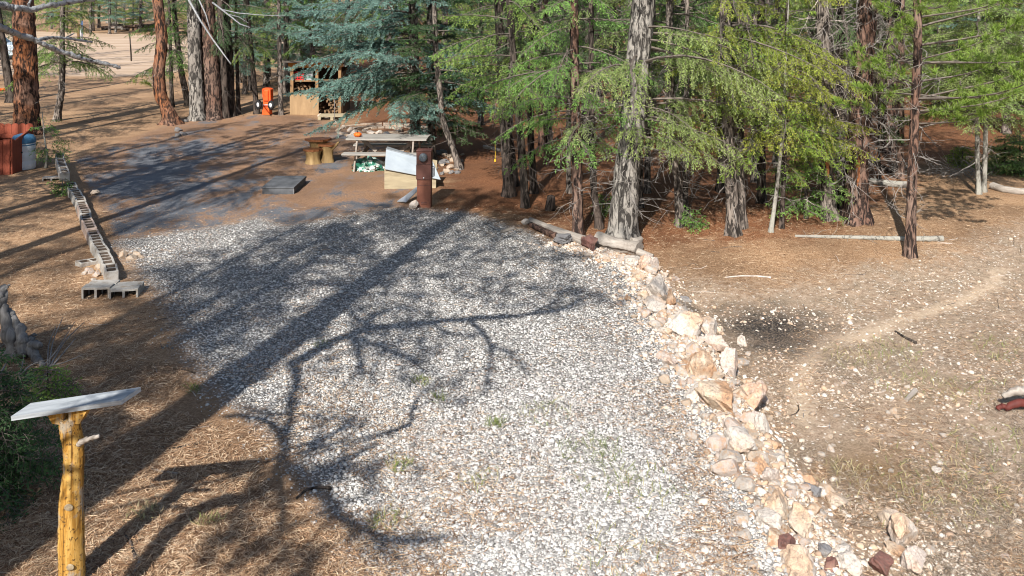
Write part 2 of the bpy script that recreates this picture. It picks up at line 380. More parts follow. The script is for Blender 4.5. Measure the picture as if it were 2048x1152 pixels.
    ac = t.ramp(nF, [(.3, (.075, .08, .09)), (.55, (.17, .18, .20)), (.75, (.28, .295, .32))])
    ac = t.mix(t.ramp(nL, [(.4, 0.0), (.6, .5)]), ac, (.055, .058, .068))
    c = t.mix(az, c, ac)
    rz = zone('road', 1.5, 1.0, nM)
    c = t.mix(rz, c, t.ramp(t.noise(t.map(p, (.15, 1.2, 1)), 1, 5, .6), [(.35, (.36, .25, .17)), (.6, (.50, .38, .28)), (.75, (.56, .46, .37))]))
    hgt_ = t.mix(gz_, t.math('MULTIPLY', fib, .8), t.math('SUBTRACT', 1.0, vd))
    t.bump(hgt_, .8, .025)
    return t.col(c, .92, .12)
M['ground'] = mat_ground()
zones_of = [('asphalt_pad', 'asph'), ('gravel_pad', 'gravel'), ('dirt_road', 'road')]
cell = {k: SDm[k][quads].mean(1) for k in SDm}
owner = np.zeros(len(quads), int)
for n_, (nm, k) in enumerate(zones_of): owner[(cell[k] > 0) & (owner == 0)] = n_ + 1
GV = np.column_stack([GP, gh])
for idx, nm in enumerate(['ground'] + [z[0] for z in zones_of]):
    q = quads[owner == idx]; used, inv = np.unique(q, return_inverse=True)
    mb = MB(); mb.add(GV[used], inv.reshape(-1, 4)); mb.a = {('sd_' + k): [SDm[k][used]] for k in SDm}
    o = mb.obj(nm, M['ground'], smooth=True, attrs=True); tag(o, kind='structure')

# ------------------------------------------------------------------ loose cover: pebbles, needles, grass
def ico(sub):
    bm = bmesh.new(); bmesh.ops.create_icosphere(bm, subdivisions=sub, radius=1)
    v = np.array([x.co[:] for x in bm.verts]); f = np.array([[q.index for q in x.verts] for x in bm.faces]); bm.free(); return v, f
ICO1, ICO2, ICO3 = ico(1), ico(2), ico(3)
ICO4 = ico(4)
def rotm(n, rng):
    q = norm(rng.normal(size=(n, 4))); w, x, y, z = q.T
    return np.stack([np.stack([1 - 2 * (y * y + z * z), 2 * (x * y - z * w), 2 * (x * z + y * w)], -1), np.stack([2 * (x * y + z * w), 1 - 2 * (x * x + z * z), 2 * (y * z - x * w)], -1),
                     np.stack([2 * (x * z - y * w), 2 * (y * z + x * w), 1 - 2 * (x * x + y * y)], -1)], 1)
def pebbles(pos, size, rng, flatten=.8):
    n = len(pos); bv, bf = ICO1
    v = bv[None] * (1 + rng.uniform(-.28, .28, (n, len(bv), 1))) * rng.uniform(.55, 1.2, (n, 1, 3))
    v = np.einsum('nij,nkj->nki', rotm(n, rng), v); v[..., 2] *= flatten
    v = v * size[:, None, None] + pos[:, None, :]
    f = (bf[None] + (np.arange(n) * len(bv))[:, None, None]).reshape(-1, 3)
    return v.reshape(-1, 3), f, np.repeat(rng.random(n), len(bv))
def mat_pebble(name, stops):
    t = NT(name); c = t.ramp(t.attr('rnd'), stops); n = t.noise(t.pos(), 60, 4)
    c = t.mix(t.math('MULTIPLY', n, .35), c, (.28, .24, .21)); t.bump(n, .3, .01); return t.col(c, .85, .2)
M['pebble'] = mat_pebble('gravel_stone', [(0, (.14, .138, .135)), (.25, (.24, .235, .23)), (.46, (.36, .355, .35)), (.475, (.38, .29, .24)), (.49, (.43, .425, .41)), (.78, (.54, .535, .52)), (1, (.70, .685, .66))])
M['pebble_field'] = mat_pebble('field_stone', [(0, (.30, .20, .14)), (.25, (.48, .34, .23)), (.45, (.52, .43, .35)), (1, (.66, .61, .55))])
def scatter(n, y0, y1, rng, xlim=.56, pw=1.0):
    """places inside the view wedge, evenly per picture area raised to pw"""
    d = rng.uniform((1 / y1) ** pw, (1 / y0) ** pw, n); Y = d ** (-1 / pw)
    X = rng.uniform(-xlim, xlim, n) * Y; return X, Y
def inpoly(X, Y, k, amp=0, fr=1.2):
    s = sdist(np.stack([X, Y], 1), Z[k]); 
    if amp: s = s + amp * (vnoise(X * fr, Y * fr, 9) - .5) + .4 * amp * (vnoise(X * 5, Y * 5, 11) - .5)
    return s
X, Y = scatter(380000, 6.7, 19.5, R, .56, 1.6)
s_ = inpoly(X, Y, 'gravel', .5); dW = ldist(np.stack([X, Y], 1), WALL)[0]; s_ = np.maximum(s_, np.where(s_ > 0, 1.2 - dW * .8, -9)); keep = R.random(len(s_)) < sstep(s_, -.35, .95) ** 1.3
X, Y = X[keep], Y[keep]
size = R.lognormal(math.log(.0080), .46, len(X)).clip(.0035, .030)
v, f, r = pebbles(np.column_stack([X, Y, hgt(X, Y) + size * .15]), size, R)
mb = MB(); mb.add(v, f, r); tag(mb.obj('gravel', M['pebble'], smooth=True, attrs=True), kind='stuff')
X, Y = scatter(88000, 6.7, 22, R, .58, 1.3)
s_ = inpoly(X, Y, 'soil', 1.5, .8); dens = np.clip((.6 * vnoise(X * .9, Y * .9, 21) + .4 * vnoise(X * 2.7, Y * 2.7, 22)) * 3.2 - 1.35, .03, 1)
keep = (s_ > 0) & (R.random(len(X)) < dens * .75)
X, Y = X[keep], Y[keep]; size = R.lognormal(math.log(.011), .5, len(X)).clip(.005, .045)
sb = R.uniform(0, 1, 9500); wq = np.concatenate([[0], np.cumsum(np.linalg.norm(np.diff(WALL, axis=0), axis=1))]); sb = sb * wq[-1] * .9; ob = R.normal(0, .26, len(sb))
xb = np.interp(sb, wq, WALL[:, 0]) + ob; yb = np.interp(sb, wq, WALL[:, 1]) + R.normal(0, .1, len(sb)); kb = yb < 16.3; X = np.concatenate([X, xb[kb]]); Y = np.concatenate([Y, yb[kb]]); size = np.concatenate([size, R.lognormal(math.log(.019), .45, kb.sum()).clip(.007, .05)])
v, f, r = pebbles(np.column_stack([X, Y, hgt(X, Y) + size * .1]), size, R)
mb = MB(); mb.add(v, f, r); tag(mb.obj('loose_pebbles', M['pebble_field'], smooth=True, attrs=True), kind='stuff')

def blades(P, D, L, w, rng, lift=0.0, bend=.15):
    n = len(P); U = np.zeros((n, 3)); U[:, 2] = 1; side = norm(np.cross(D, U + rng.normal(0, .35, (n, 3))))
    a = P; b = P + D * L[:, None]; m = (a + b) / 2 + np.column_stack([rng.normal(0, bend, n) * L, rng.normal(0, bend, n) * L, np.abs(rng.normal(0, bend, n)) * L])
    ww = w[:, None] * side
    v = np.stack([a - ww * .5, a + ww * .5, m + ww, m - ww, b], 1).reshape(-1, 3); o = (np.arange(n) * 5)[:, None]
    return v, np.concatenate([o + [0, 1, 2, 3]]), np.concatenate([o + [3, 2, 4]]), 5
def mat_needle():
    t = NT('fallen_needles'); c = t.ramp(t.attr('rnd'), [(0, (.075, .038, .022)), (.25, (.22, .12, .066)), (.55, (.44, .28, .165)), (1, (.68, .53, .37))]); return t.col(c, .7, .2)
M['needle'] = mat_needle()
X, Y = scatter(330000, 6.7, 19, R, .57, 1.5)
sg = inpoly(X, Y, 'gravel', 1.0); ss = inpoly(X, Y, 'soil', 1.5, .8); sa = inpoly(X, Y, 'asph', .4)
dW = ldist(np.stack([X, Y], 1), WALL)[0]; pr = np.where(sg > -.3, .015 + .75 * np.exp(-np.clip(sg + .3, 0, 9) * .9) * sstep(vnoise(X * 1.1, Y * 1.1, 5), .35, .65), 1.0); pr = np.where(ss > 0, .38 * sstep(vnoise(X * 1.2, Y * 1.2, 6), .3, .6), pr); pr = np.where((dW < .5) & (Y < 16), .03, pr)
pr = np.where(sa > 0, .3, pr)
keep = R.random(len(X)) < pr * .8
X, Y = X[keep], Y[keep]; n = len(X)
az = R.uniform(0, 2 * np.pi, n); D = np.column_stack([np.cos(az), np.sin(az), R.normal(0, .10, n)])
v, q, tr, _ = blades(np.column_stack([X, Y, hgt(X, Y) + R.uniform(.004, .022, n)]), D, R.uniform(.04, .13, n), R.uniform(.0016, .0032, n), R, bend=.07)
mb = MB(); mb.add(v, q, np.repeat(R.random(n), 5)); mb.f.setdefault(3, []).append(tr); mb.mi.setdefault(3, []).append(np.zeros(len(tr), np.int32))
tag(mb.obj('pine_needles', M['needle'], attrs=True), kind='stuff')
def mat_grass():
    t = NT('grass_blades'); c = t.ramp(t.attr('rnd'), [(0, (.10, .13, .03)), (.45, (.17, .20, .06)), (.7, (.30, .27, .12)), (1, (.30, .24, .145))]); return t.col(c, .6, .2)
M['grass'] = mat_grass()
P = []; rr = []
for px, py, n_, rad, gr in [(990, 850, 70, .10, .15), (1182, 905, 150, .30, .2), (1290, 985, 90, .4, .45), (1210, 965, 70, .35, .4), (800, 935, 60, .12, .35), (775, 1045, 70, .15, .45), (420, 1045, 60, .10, .75),
                            (285, 1030, 120, .14, .9), (845, 765, 60, .12, .4), (880, 800, 40, .08, .2), (1090, 830, 60, .3, .5), (960, 965, 50, .2, .5), (1230, 1110, 90, .4, .7), (390, 780, 40, .1, .1), (640, 690, 30, .12, .3),
                            (1780, 705, 120, .4, .6), (1830, 770, 160, .5, .7), (2000, 700, 140, .5, .5), (1880, 950, 160, .6, .7), (1960, 790, 120, .5, .6), (1690, 940, 60, .18, 1.0), (1700, 720, 120, .4, .8), (1900, 1000, 140, .5, .7), (2000, 900, 120, .5, .6), (1760, 1000, 120, .5, .9)]:
    c = at(px, py)
    for _ in range(n_):
        a = random.random() * 6.28; rd = rad * math.sqrt(random.random()); P.append((c[0] + math.cos(a) * rd, c[1] + math.sin(a) * rd)); rr.append(min(1, max(0, random.gauss(gr, .2))))
P = np.array(P); n = len(P); az = R.uniform(0, 6.28, n); D = norm(np.column_stack([np.cos(az) * .9, np.sin(az) * .9, R.uniform(.3, 1.3, n)]))
v, q, tr, _ = blades(np.column_stack([P, hgt(P[:, 0], P[:, 1])]), D, R.uniform(.05, .14, n), R.uniform(.0025, .004, n), R, bend=.12)
mb = MB(); mb.add(v, q, np.repeat(np.array(rr), 5)); mb.f.setdefault(3, []).append(tr); mb.mi.setdefault(3, []).append(np.zeros(len(tr), np.int32))
tag(mb.obj('grass', M['grass'], attrs=True), kind='stuff')
# dry matted grass and grey litter on the open soil at the right
X, Y = scatter(150000, 6.7, 22, R, .57, 1.45)
s_ = inpoly(X, Y, 'soil', 1.5, .8); dn = sstep(.6 * vnoise(X * .8, Y * .8, 31) + .4 * vnoise(X * 3, Y * 3, 32), .42, .62); pth = sdist(np.stack([X, Y], 1), Z['path']); dW = ldist(np.stack([X, Y], 1), WALL)[0]
keep = (s_ > 0) & (R.random(len(X)) < dn) & (pth < -.05) & (sdist(np.stack([X, Y], 1), Z['burn']) < 0) & (dW > .45); X, Y = X[keep], Y[keep]; n = len(X); az = R.uniform(0, 6.28, n); D = norm(np.column_stack([np.cos(az), np.sin(az), np.abs(R.normal(.05, .16, n))]))
v, q, tr, _ = blades(np.column_stack([X, Y, hgt(X, Y) + R.uniform(.002, .012, n)]), D, R.uniform(.04, .12, n), R.uniform(.0016, .003, n), R, bend=.09)
t_ = NT('dry_matted_grass'); M['thatch'] = t_.col(t_.ramp(t_.attr('rnd'), [(0, (.060, .048, .038)), (.4, (.21, .165, .125)), (.75, (.38, .31, .24)), (1, (.54, .46, .37))]), .8, .15)
mb = MB(); mb.add(v, q, np.repeat(R.random(n), 5)); mb.f.setdefault(3, []).append(tr); mb.mi.setdefault(3, []).append(np.zeros(len(tr), np.int32))
tag(mb.obj('dry_grass', M['thatch'], attrs=True), kind='stuff')
# ------------------------------------------------------------------ trees
def trunk_path(base, pts, Ht):
    """base 3-D foot, pts further 3-D points upwards; returns f(z)->xyz"""
    c = np.array([base] + list(pts)); c = c[np.argsort(c[:, 2])]
    if len(c) > 1:
        sl = (c[-1] - c[-2]) / max(c[-1][2] - c[-2][2], .1); dz = base[2] + Ht - c[-1][2]
        if dz > 0: c = np.vstack([c, c[-1] + np.array([sl[0] * .5 * dz, sl[1] * .5 * dz, dz])])
    else: c = np.vstack([c, c[0] + np.array([0, 0, Ht])])
    zf = np.linspace(c[0][2], c[-1][2], 160); xf = np.interp(zf, c[:, 2], c[:, 0]); yf = np.interp(zf, c[:, 2], c[:, 1])
    k = np.hanning(9); k /= k.sum()
    pad = lambda a: np.convolve(np.concatenate([np.full(4, a[0]), a, np.full(4, a[-1])]), k, 'valid')
    xf, yf = pad(xf), pad(yf)
    return lambda z: np.stack([np.interp(z, zf, xf), np.interp(z, zf, yf), np.asarray(z, float)], -1)
def add_trunk(mb, pf, z0, Ht, r0, rng, k=16, knob=.06, taper=.8, flare=.45):
    zs = np.concatenate([np.arange(-.12, min(4.6, Ht), .10), np.arange(min(4.6, Ht), Ht + .01, .5)]) if Ht > 1 else np.linspace(-.1, Ht, 10)
    P = pf(z0 + zs); t = np.clip(zs / Ht, 0, 1)
    r = r0 * (1 - taper * t ** 1.1) * (1 + flare * np.exp(-np.clip(zs, 0, 9) / .16)) + .002
    n = len(zs); th = np.arange(k) * 2 * np.pi / k
    ph = rng.uniform(0, 6.28); rid = rng.normal(0, knob, k)[None] + rng.normal(0, knob * .8, (n, k))
    rid += .35 * flare * np.exp(-np.clip(zs, 0, 9) / .22)[:, None] * np.cos(th * rng.integers(3, 6) + ph)[None]
    rr = r[:, None] * (1 + rid)
    V = np.stack([P[:, None, 0] + rr * np.cos(th), P[:, None, 1] + rr * np.sin(th), np.broadcast_to(P[:, None, 2], (n, k))], -1).reshape(-1, 3)
    i = np.arange(n - 1)[:, None] * k; j = np.arange(k)[None]; j2 = (j + 1) % k
    mb.add(V, np.stack([i + j, i + j2, i + k + j2, i + k + j], -1).reshape(-1, 4))
    mb.add(V[-k:], [list(range(k))])

def boughs(mbL, mbF, P0, az, L, e0, sp, rng, r_base, low=5.2):
    """limbs with secondary twigs and needle sprays. sp: dict of the kind's habits"""
    m = len(P0)
    if m == 0: return
    K = 7; s = np.linspace(0, 1, K)[None, :]
    wob = np.cumsum(rng.normal(0, .11, (m, K)), 1)
    a = az[:, None] + wob
    hx = np.cumsum(np.cos(a) * (L[:, None] / (K - 1)), 1) - np.cos(a[:, :1]) * (L[:, None] / (K - 1)); hy = np.cumsum(np.sin(a) * (L[:, None] / (K - 1)), 1) - np.sin(a[:, :1]) * (L[:, None] / (K - 1))
    dz = L[:, None] * (np.tan(e0)[:, None] * s - sp['droop'] * s ** 2 * rng.uniform(.6, 1.4, (m, 1)) + sp['up'] * s ** 3)
    PP = P0[:, None, :] + np.stack([hx, hy, dz], -1)
    rb = r_base[:, None] * (1 - .85 * s)
    mbL.tubes(PP, rb, 4, cap=False)
    high = P0[:, 2] > low
    for hi in (False, True):
        idx = np.where(high == hi)[0]
        if len(idx) == 0: continue
        g = 3.8 if hi else 1.0
        sp2 = sp['s2'] * g
        n2 = np.maximum(2, (L[idx] * (1 - sp['bare']) / sp2).astype(int)); b = np.repeat(idx, n2); M2 = len(b)
        o = np.arange(M2) - np.repeat(np.cumsum(n2) - n2, n2); t = sp['bare'] + (1 - sp['bare']) * (o + rng.uniform(0, 1, M2)) / n2[np.searchsorted(np.cumsum(n2), np.arange(M2), 'right')]
        t = np.clip(t, 0, .995); x = t * (K - 1); i = x.astype(int); fr = (x - i)[:, None]
        p = PP[b, i] * (1 - fr) + PP[b, i + 1] * fr; T = norm(PP[b, i + 1] - PP[b, i])
        side = norm(np.cross(T, np.array([0, 0, 1.]))) * np.where(o % 2, 1, -1)[:, None]
        l2 = (sp['l2'] * L[b] * np.sin(np.clip(t - sp['bare'] * .6, 0, 1) * np.pi * .5 + .35) * (1.02 - t) + .07 + sp.get('l2min', 0)) * rng.uniform(.55, 1.25, M2)
        d2 = norm(T * .62 + side * .78 + rng.normal(0, .16, (M2, 3)) + np.array([0, 0, 1.]) * sp['hang2'])
        e2 = p + d2 * l2[:, None]; m2 = (p + e2) / 2; e2 = e2 - np.array([0, 0, 1.]) * (sp['sag'] * l2 * (1 + l2))[:, None]
        mbL.tubes(np.stack([p, m2, e2], 1), np.stack([np.full(M2, .0034), np.full(M2, .0026), np.full(M2, .0013)], 1) * (1.6 if hi else 1), 3, cap=False)
        if sp['kind'] == 'pine':
            sel = rng.random(M2) < sp['leafy']; tips = e2[sel]; dirs = norm(e2[sel] - m2[sel]); q = len(tips)
            nn = int(sp['needles'] / (2.2 if hi else 1)); D = norm(np.repeat(dirs, nn, 0) * .55 + rng.normal(0, .62, (q * nn, 3)) + np.array([0, 0, .15]))
            base = np.repeat(tips, nn, 0) - np.repeat(dirs, nn, 0) * rng.uniform(0, .10, (q * nn, 1))
            v, qd, tr, _ = blades(base, D, rng.uniform(.09, .16, q * nn) * (1.3 if hi else 1), np.full(q * nn, .0050 * (2 if hi else 1)), rng, bend=.05)
            off = mbF.n; mbF.add(v, qd, np.repeat(np.clip(np.repeat(rng.random(q), nn) * .6 + .4 * rng.random(q * nn), 0, 1), 5), np.tile([0, 0, .4, .4, 1], q * nn))
            mbF.f.setdefault(3, []).append(tr + off); mbF.mi.setdefault(3, []).append(np.zeros(len(tr), np.int32))
            continue
        n3 = np.maximum(2, (l2 / (sp['s3'] * g)).astype(int)); c = np.repeat(np.arange(M2), n3); M3 = len(c)
        o3 = np.arange(M3) - np.repeat(np.cumsum(n3) - n3, n3); u = (o3 + rng.uniform(.1, 1.0, M3)) / n3[c]
        u = sp['bare2'] + (1 - sp['bare2']) * u; u = np.clip(u, 0, 1)
        P3 = np.where((u < .5)[:, None], p[c] + (m2[c] - p[c]) * (u * 2)[:, None], m2[c] + (e2[c] - m2[c]) * (u * 2 - 1)[:, None])
        D2 = norm(e2[c] - p[c]); up = np.array([0, 0, 1.]) + rng.normal(0, sp['roll'], (M3, 3)); S2 = norm(np.cross(D2, up)) * np.where(o3 % 2, 1, -1)[:, None]
        D3 = norm(D2 * .7 + S2 * .75 + rng.normal(0, sp['mess'], (M3, 3)) + np.array([0, 0, 1.]) * sp['hang3'])
        l3 = sp['l3'] * rng.uniform(.6, 1.35, M3) * (1.15 - .5 * u) * (1.7 if hi else 1); w3 = sp['w3'] * (2.9 if hi else 1)
        age = np.clip((t[c] * .6 + u * .5) + rng.normal(0, .18, M3), 0, 1)
        rn = np.clip(np.repeat(rng.random(M2), n3) * .5 + .5 * rng.random(M3), 0, 1)
        nrm = norm(np.cross(D3, S2) + rng.normal(0, .35, (M3, 3))); A = norm(np.cross(D3, nrm)) * w3
        def quad(A):
            V = np.stack([P3, P3 + D3 * (l3 * .45)[:, None] + A, P3 + D3 * l3[:, None], P3 + D3 * (l3 * .45)[:, None] - A], 1).reshape(-1, 3)
            mbF.add(V, (np.arange(M3) * 4)[:, None] + [0, 1, 2, 3], np.repeat(rn, 4), (np.repeat(age, 4) * np.tile([.4, .8, 1.1, .8], M3)).clip(0, 1))
        quad(A)
        if sp['cross'] and not hi: quad(norm(np.cross(D3, A)) * w3)

KIND = {
    'fir': dict(kind='fir', droop=.42, up=.06, s2=.046, s3=.0115, l2=.42, bare=.20, bare2=.20, hang2=-.30, hang3=-.20, sag=.35, roll=.5, mess=.36, l3=.070, w3=.0070, cross=False),
    'spruce': dict(kind='spruce', droop=.30, up=.16, s2=.050, s3=.0125, l2=.46, bare=.12, bare2=.05, hang2=-.06, hang3=.02, sag=.16, roll=.5, mess=.34, l3=.064, w3=.0085, cross=True),
    'dense': dict(kind='fir', droop=.30, up=.08, s2=.040, s3=.0115, l2=.48, bare=.06, bare2=.06, hang2=-.1, hang3=-.05, sag=.2, roll=.6, mess=.4, l3=.062, w3=.0070, cross=False),
    'pine': dict(kind='pine', droop=.22, up=.28, s2=.085, l2=.36, bare=.30, hang2=.12, sag=-.05, leafy=.8, needles=46, s3=.1),
}
def add_dead(mb, pf, z0, za, zb_, n, rng, Lm=.9, r=.010, az=None, sub=5, curl=.5, droop=.25):
    """bare twiggy limbs along a trunk"""
    if n == 0: return
    z = rng.uniform(za, zb_, n); P0 = pf(z0 + z); a0 = rng.uniform(0, 6.28, n) if az is None else rng.normal(az, .9, n)
    K = 8; L = Lm * rng.uniform(.35, 1.2, n)
    a = a0[:, None] + np.cumsum(rng.normal(0, curl * .5, (n, K)), 1); el = rng.normal(.05, .35, n)[:, None] + np.cumsum(rng.normal(-droop / K, curl * .35, (n, K)), 1)
    st = np.stack([np.cos(a) * np.cos(el), np.sin(a) * np.cos(el), np.sin(el)], -1) * (L / K)[:, None, None]; st[:, 0] *= .01
    PP = P0[:, None] + np.cumsum(st, 1); s = np.linspace(0, 1, K)[None]
    rb = (r * np.sqrt(L / Lm))[:, None] * (1 - .8 * s); mb.tubes(PP, rb, 5, cap=False)
    m = n * sub; b = np.repeat(np.arange(n), sub); i = rng.integers(2, K - 1, m); p = PP[b, i]; T = norm(PP[b, i + 1] - PP[b, i])
    d = norm(T * .6 + rng.normal(0, .6, (m, 3)) + np.array([0, 0, -droop])); l = L[b] * rng.uniform(.15, .5, m)
    q1 = p + d * (l * .5)[:, None]; q2 = q1 + norm(d + rng.normal(0, curl * .7, (m, 3))) * (l * .5)[:, None]
    mb.tubes(np.stack([p, q1, q2], 1), np.stack([r * .4 + 0 * l, r * .3 + 0 * l, r * .15 + 0 * l], 1), 3, cap=False)

LEAF = {'fir': 'leaf_fir', 'light': 'leaf_firlight', 'yellow': 'leaf_yellow', 'spruce': 'leaf_spruce', 'dark': 'leaf_dark', 'pine': 'leaf_pine'}
def make_tree(name, label, cat, base, pts, r0, Ht, bark, habit='fir', leaf='fir', zb=2.0, Rm=1.5, nb=60, seed=1, dead=12, dead_mat='twig', dead_to=None, bias=None, group=None,
              extra=None, top=None, deadL=.8, knob=.06, flare=.45, taper=.8, curl=.5, sub=5, deadr=.009, low=5.2, lowb=None, k=16):
    rng = np.random.default_rng(seed)
    base = np.array(base, float); z0 = base[2]; pf0 = trunk_path(np.zeros(3), [np.array(p) - base for p in pts], Ht)
    t = thing(name, label, cat, base, 0, group); pf = pf0
    mb = MB(); add_trunk(mb, pf, 0, Ht, r0, rng, k, knob, taper, flare); mb.obj('trunk', M[bark], t, smooth=True)
    mbL, mbF, mbD = MB(), MB(), MB()
    if nb:
        top = top or Ht * .97
        nb = int(nb * .72); z = zb + (top - zb) * np.sort(rng.random(nb) ** 1.15); az = np.arange(nb) * 2.399 + rng.uniform(-.5, .5, nb)
        if lowb:                                                    # extra low boughs: (height, azimuth deg, length)
            z = np.concatenate([z, [q[0] for q in lowb]]); az = np.concatenate([az, [math.radians(q[1]) for q in lowb]])
        L = Rm * np.clip(1.05 - ((z - zb) / (Ht - zb)), .08, 1) ** .75 * rng.uniform(.6, 1.12, len(z)) + .12
        if bias: L *= 1 + bias[1] * np.cos(az - math.radians(bias[0]))
        if lowb: L[nb:] = [q[2] for q in lowb]
        sp = KIND[habit]; e0 = rng.normal(.12 if habit != 'pine' else .15, .12, len(z))
        boughs(mbL, mbF, pf(z), az, L, e0, sp, rng, np.clip(L * .0105, .006, .03), low)
        mbL.obj('branches', M['limb_live'], t); mbF.obj('crown', M[LEAF[leaf]], t, attrs=True)
    if dead:
        add_dead(mbD, pf, 0, .5, dead_to or max(zb + .6, 2.5), dead, rng, deadL, deadr, sub=sub, curl=curl); mbD.obj('dead_branches', M[dead_mat], t)
    if extra: extra(t, pf, rng)
    return t
def tr(px, py, dia, tops, **kw):
    """foot pixel, trunk width in pixels at breast height, further trunk pixels upwards"""
    b = at(px, py); s = F / b[1]
    pts = [onplane(x, y, b[1]) for x, y in tops]
    # a little lean away or toward the viewer so that trunks are not all in one plane
    return b, pts, dia / 2 / s
def T(name, label, cat, px, py, dia, tops, Ht, bark, **kw):
    b, pts, r = tr(px, py, dia, tops); return make_tree(name, label, cat, b, pts, r, Ht, bark, **kw)

def pine_low(t, pf, rng, spec, leaf='leaf_pine', name='low_bough'):
    mbL, mbF = MB(), MB(); z = np.array([q[0] for q in spec]); az = np.radians([q[1] for q in spec]); L = np.array([q[2] for q in spec], float)
    boughs(mbL, mbF, pf(z), az, L, rng.normal(.1, .1, len(z)), KIND['pine'], rng, L * .014)
    o = mbL.obj(name, M['twig_dark'], t); mbF.obj('needles', M[leaf], o, attrs=True)
def scar(t, pf, spec, r):
    """patches of bare orange wood standing slightly proud of the bark: (height, azimuth deg, half height, half width)"""
    for z, az, hh, hw in spec:
        a = math.radians(az); mb = MB(); n = 9; zs = np.linspace(-1, 1, n); V = []
        c = pf(np.array([z]))[0]; d = np.array([math.cos(a), math.sin(a), 0]); s = np.array([-d[1], d[0], 0])
        for q in zs:
            w = hw * math.sqrt(max(0.02, 1 - q * q)) * (1 + .25 * math.sin(q * 9 + az)); cc = pf(np.array([z + q * hh]))[0]
            V += [cc + d * (r * .98) - s * w, cc + d * (r * 1.16), cc + d * (r * .98) + s * w]
        f = []
        for i in range(n - 1): f += [[i * 3, i * 3 + 1, i * 3 + 4, i * 3 + 3], [i * 3 + 1, i * 3 + 2, i * 3 + 5, i * 3 + 4]]
        mb.add(V, f); mb.obj('bark_scar', M['scar'], t, smooth=True)
def fork(t, pf, rng):
    mb = MB(); p0 = pf(np.array([1.9]))[0]; pts = np.array([p0, p0 + [.25, -.1, .5], p0 + [.42, -.12, 1.1], p0 + [.62, -.1, 1.75], p0 + [.66, 0, 2.6], p0 + [.6, 0, 3.6]])
    mb.tubes(pts[None], np.array([[.12, .105, .095, .085, .075, .06]]), 12); mb.obj('forked_stem', M['bark_dark'], t, smooth=True)
def long_limbs(t, pf, rng):
    """the long bare limbs that reach out from the cluster"""
    mb = MB(); y = t.location[1]; loc = np.array(t.location)
    for pts, r in [([(372, -10), (400, 40), (425, 78), (447, 108), (462, 128)], .035), ([(425, 5), (455, 28), (480, 48), (500, 55)], .03), ([(440, 18), (475, 26), (520, 30), (570, 32)], .02), ([(396, -5), (412, 30), (420, 60)], .025), ([(455, 28), (478, 34), (497, 46)], .014)]:
        P = np.array([onplane(a, b, y - 1.0 - .25 * i) for i, (a, b) in enumerate(pts)]) - loc
        mb.tubes(P[None], np.linspace(r, r * .5, len(pts))[None], 7)
    mb.obj('dead_limb', M['limb_grey'], t, smooth=True)
M['scar'] = mat_simple('bare_orange_wood', (.42, .17, .07), (.24, .09, .045), 14, .8, .3)
# --- left group by the asphalt pad
T('pine_tree', 'thick orange-barked pine trunk behind the red bin', 'pine tree', 55, 268, 45, [(52, 150), (46, 0)], 15, 'bark_red', nb=22, zb=7, Rm=2.4, habit='pine', leaf='pine', dead=5, deadL=.5, seed=11)
T('pine_tree', 'thin dark leaning trunk just behind the orange-barked pine at the photo edge', 'pine tree', 24, 205, 17, [(12, 130), (-4, 30)], 9, 'bark_dark', nb=26, zb=1.9, Rm=.9, habit='fir', leaf='dark', dead=4, seed=12)
T('fir_sapling', 'thin young fir with bare stubby side twigs and a green top before the tan clearing', 'fir tree', 113, 242, 13, [(122, 190), (125, 130), (124, 40), (126, 0)], 7, 'bark_mid', nb=84, zb=1.75, Rm=1.7, leaf='fir', dead=26, deadL=.45, seed=13, lowb=[(2.0, 200, .8), (2.2, 330, .7), (2.4, 60, .8)])
T('pine_tree', 'crooked orange pine with an S-bent trunk and grey swollen foot', 'pine tree', 346, 248, 25, [(340, 225), (322, 192), (318, 150), (326, 80), (316, 0)], 12, 'bark_red', nb=24, zb=5.5, Rm=1.8, habit='pine', leaf='pine', dead=8, seed=14, flare=.8,
  extra=lambda t, pf, rng: pine_low(t, pf, rng, [(1.3, 175, .75), (1.55, 150, .6), (1.15, 190, .5)]))
T('fir_tree', 'straight grey-barked trunk left of the widest reddish trunk by the pad edge', 'fir tree', 396, 240, 29, [(390, 120), (386, 0)], 14, 'bark_grey', nb=34, zb=5, Rm=2.0, leaf='dark', dead=10, seed=15)
T('pine_tree', 'widest reddish-brown trunk of the cluster by the pad edge', 'pine tree', 427, 238, 35, [(420, 120), (412, 0)], 16, 'bark_brown', nb=26, zb=7, Rm=2.4, habit='pine', leaf='pine', dead=4, seed=16,
  extra=lambda t, pf, rng: long_limbs(t, pf, rng))
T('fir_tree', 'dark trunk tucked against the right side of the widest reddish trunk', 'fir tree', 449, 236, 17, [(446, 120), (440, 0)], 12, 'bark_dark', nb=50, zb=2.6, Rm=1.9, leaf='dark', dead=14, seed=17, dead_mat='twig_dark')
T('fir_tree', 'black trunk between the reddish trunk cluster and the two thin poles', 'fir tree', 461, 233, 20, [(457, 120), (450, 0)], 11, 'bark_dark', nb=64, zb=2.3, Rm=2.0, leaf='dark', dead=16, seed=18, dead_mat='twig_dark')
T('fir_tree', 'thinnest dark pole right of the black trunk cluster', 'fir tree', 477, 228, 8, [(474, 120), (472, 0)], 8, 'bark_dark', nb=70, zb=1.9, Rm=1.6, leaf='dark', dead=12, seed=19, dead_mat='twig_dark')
T('fir_tree', 'thin dark pole leaning left, just left of the orange cart', 'fir tree', 514, 228, 10, [(504, 120), (494, 0)], 9, 'bark_dark', nb=70, zb=2.3, Rm=1.4, leaf='fir', dead=14, seed=20, dead_mat='twig_dark')
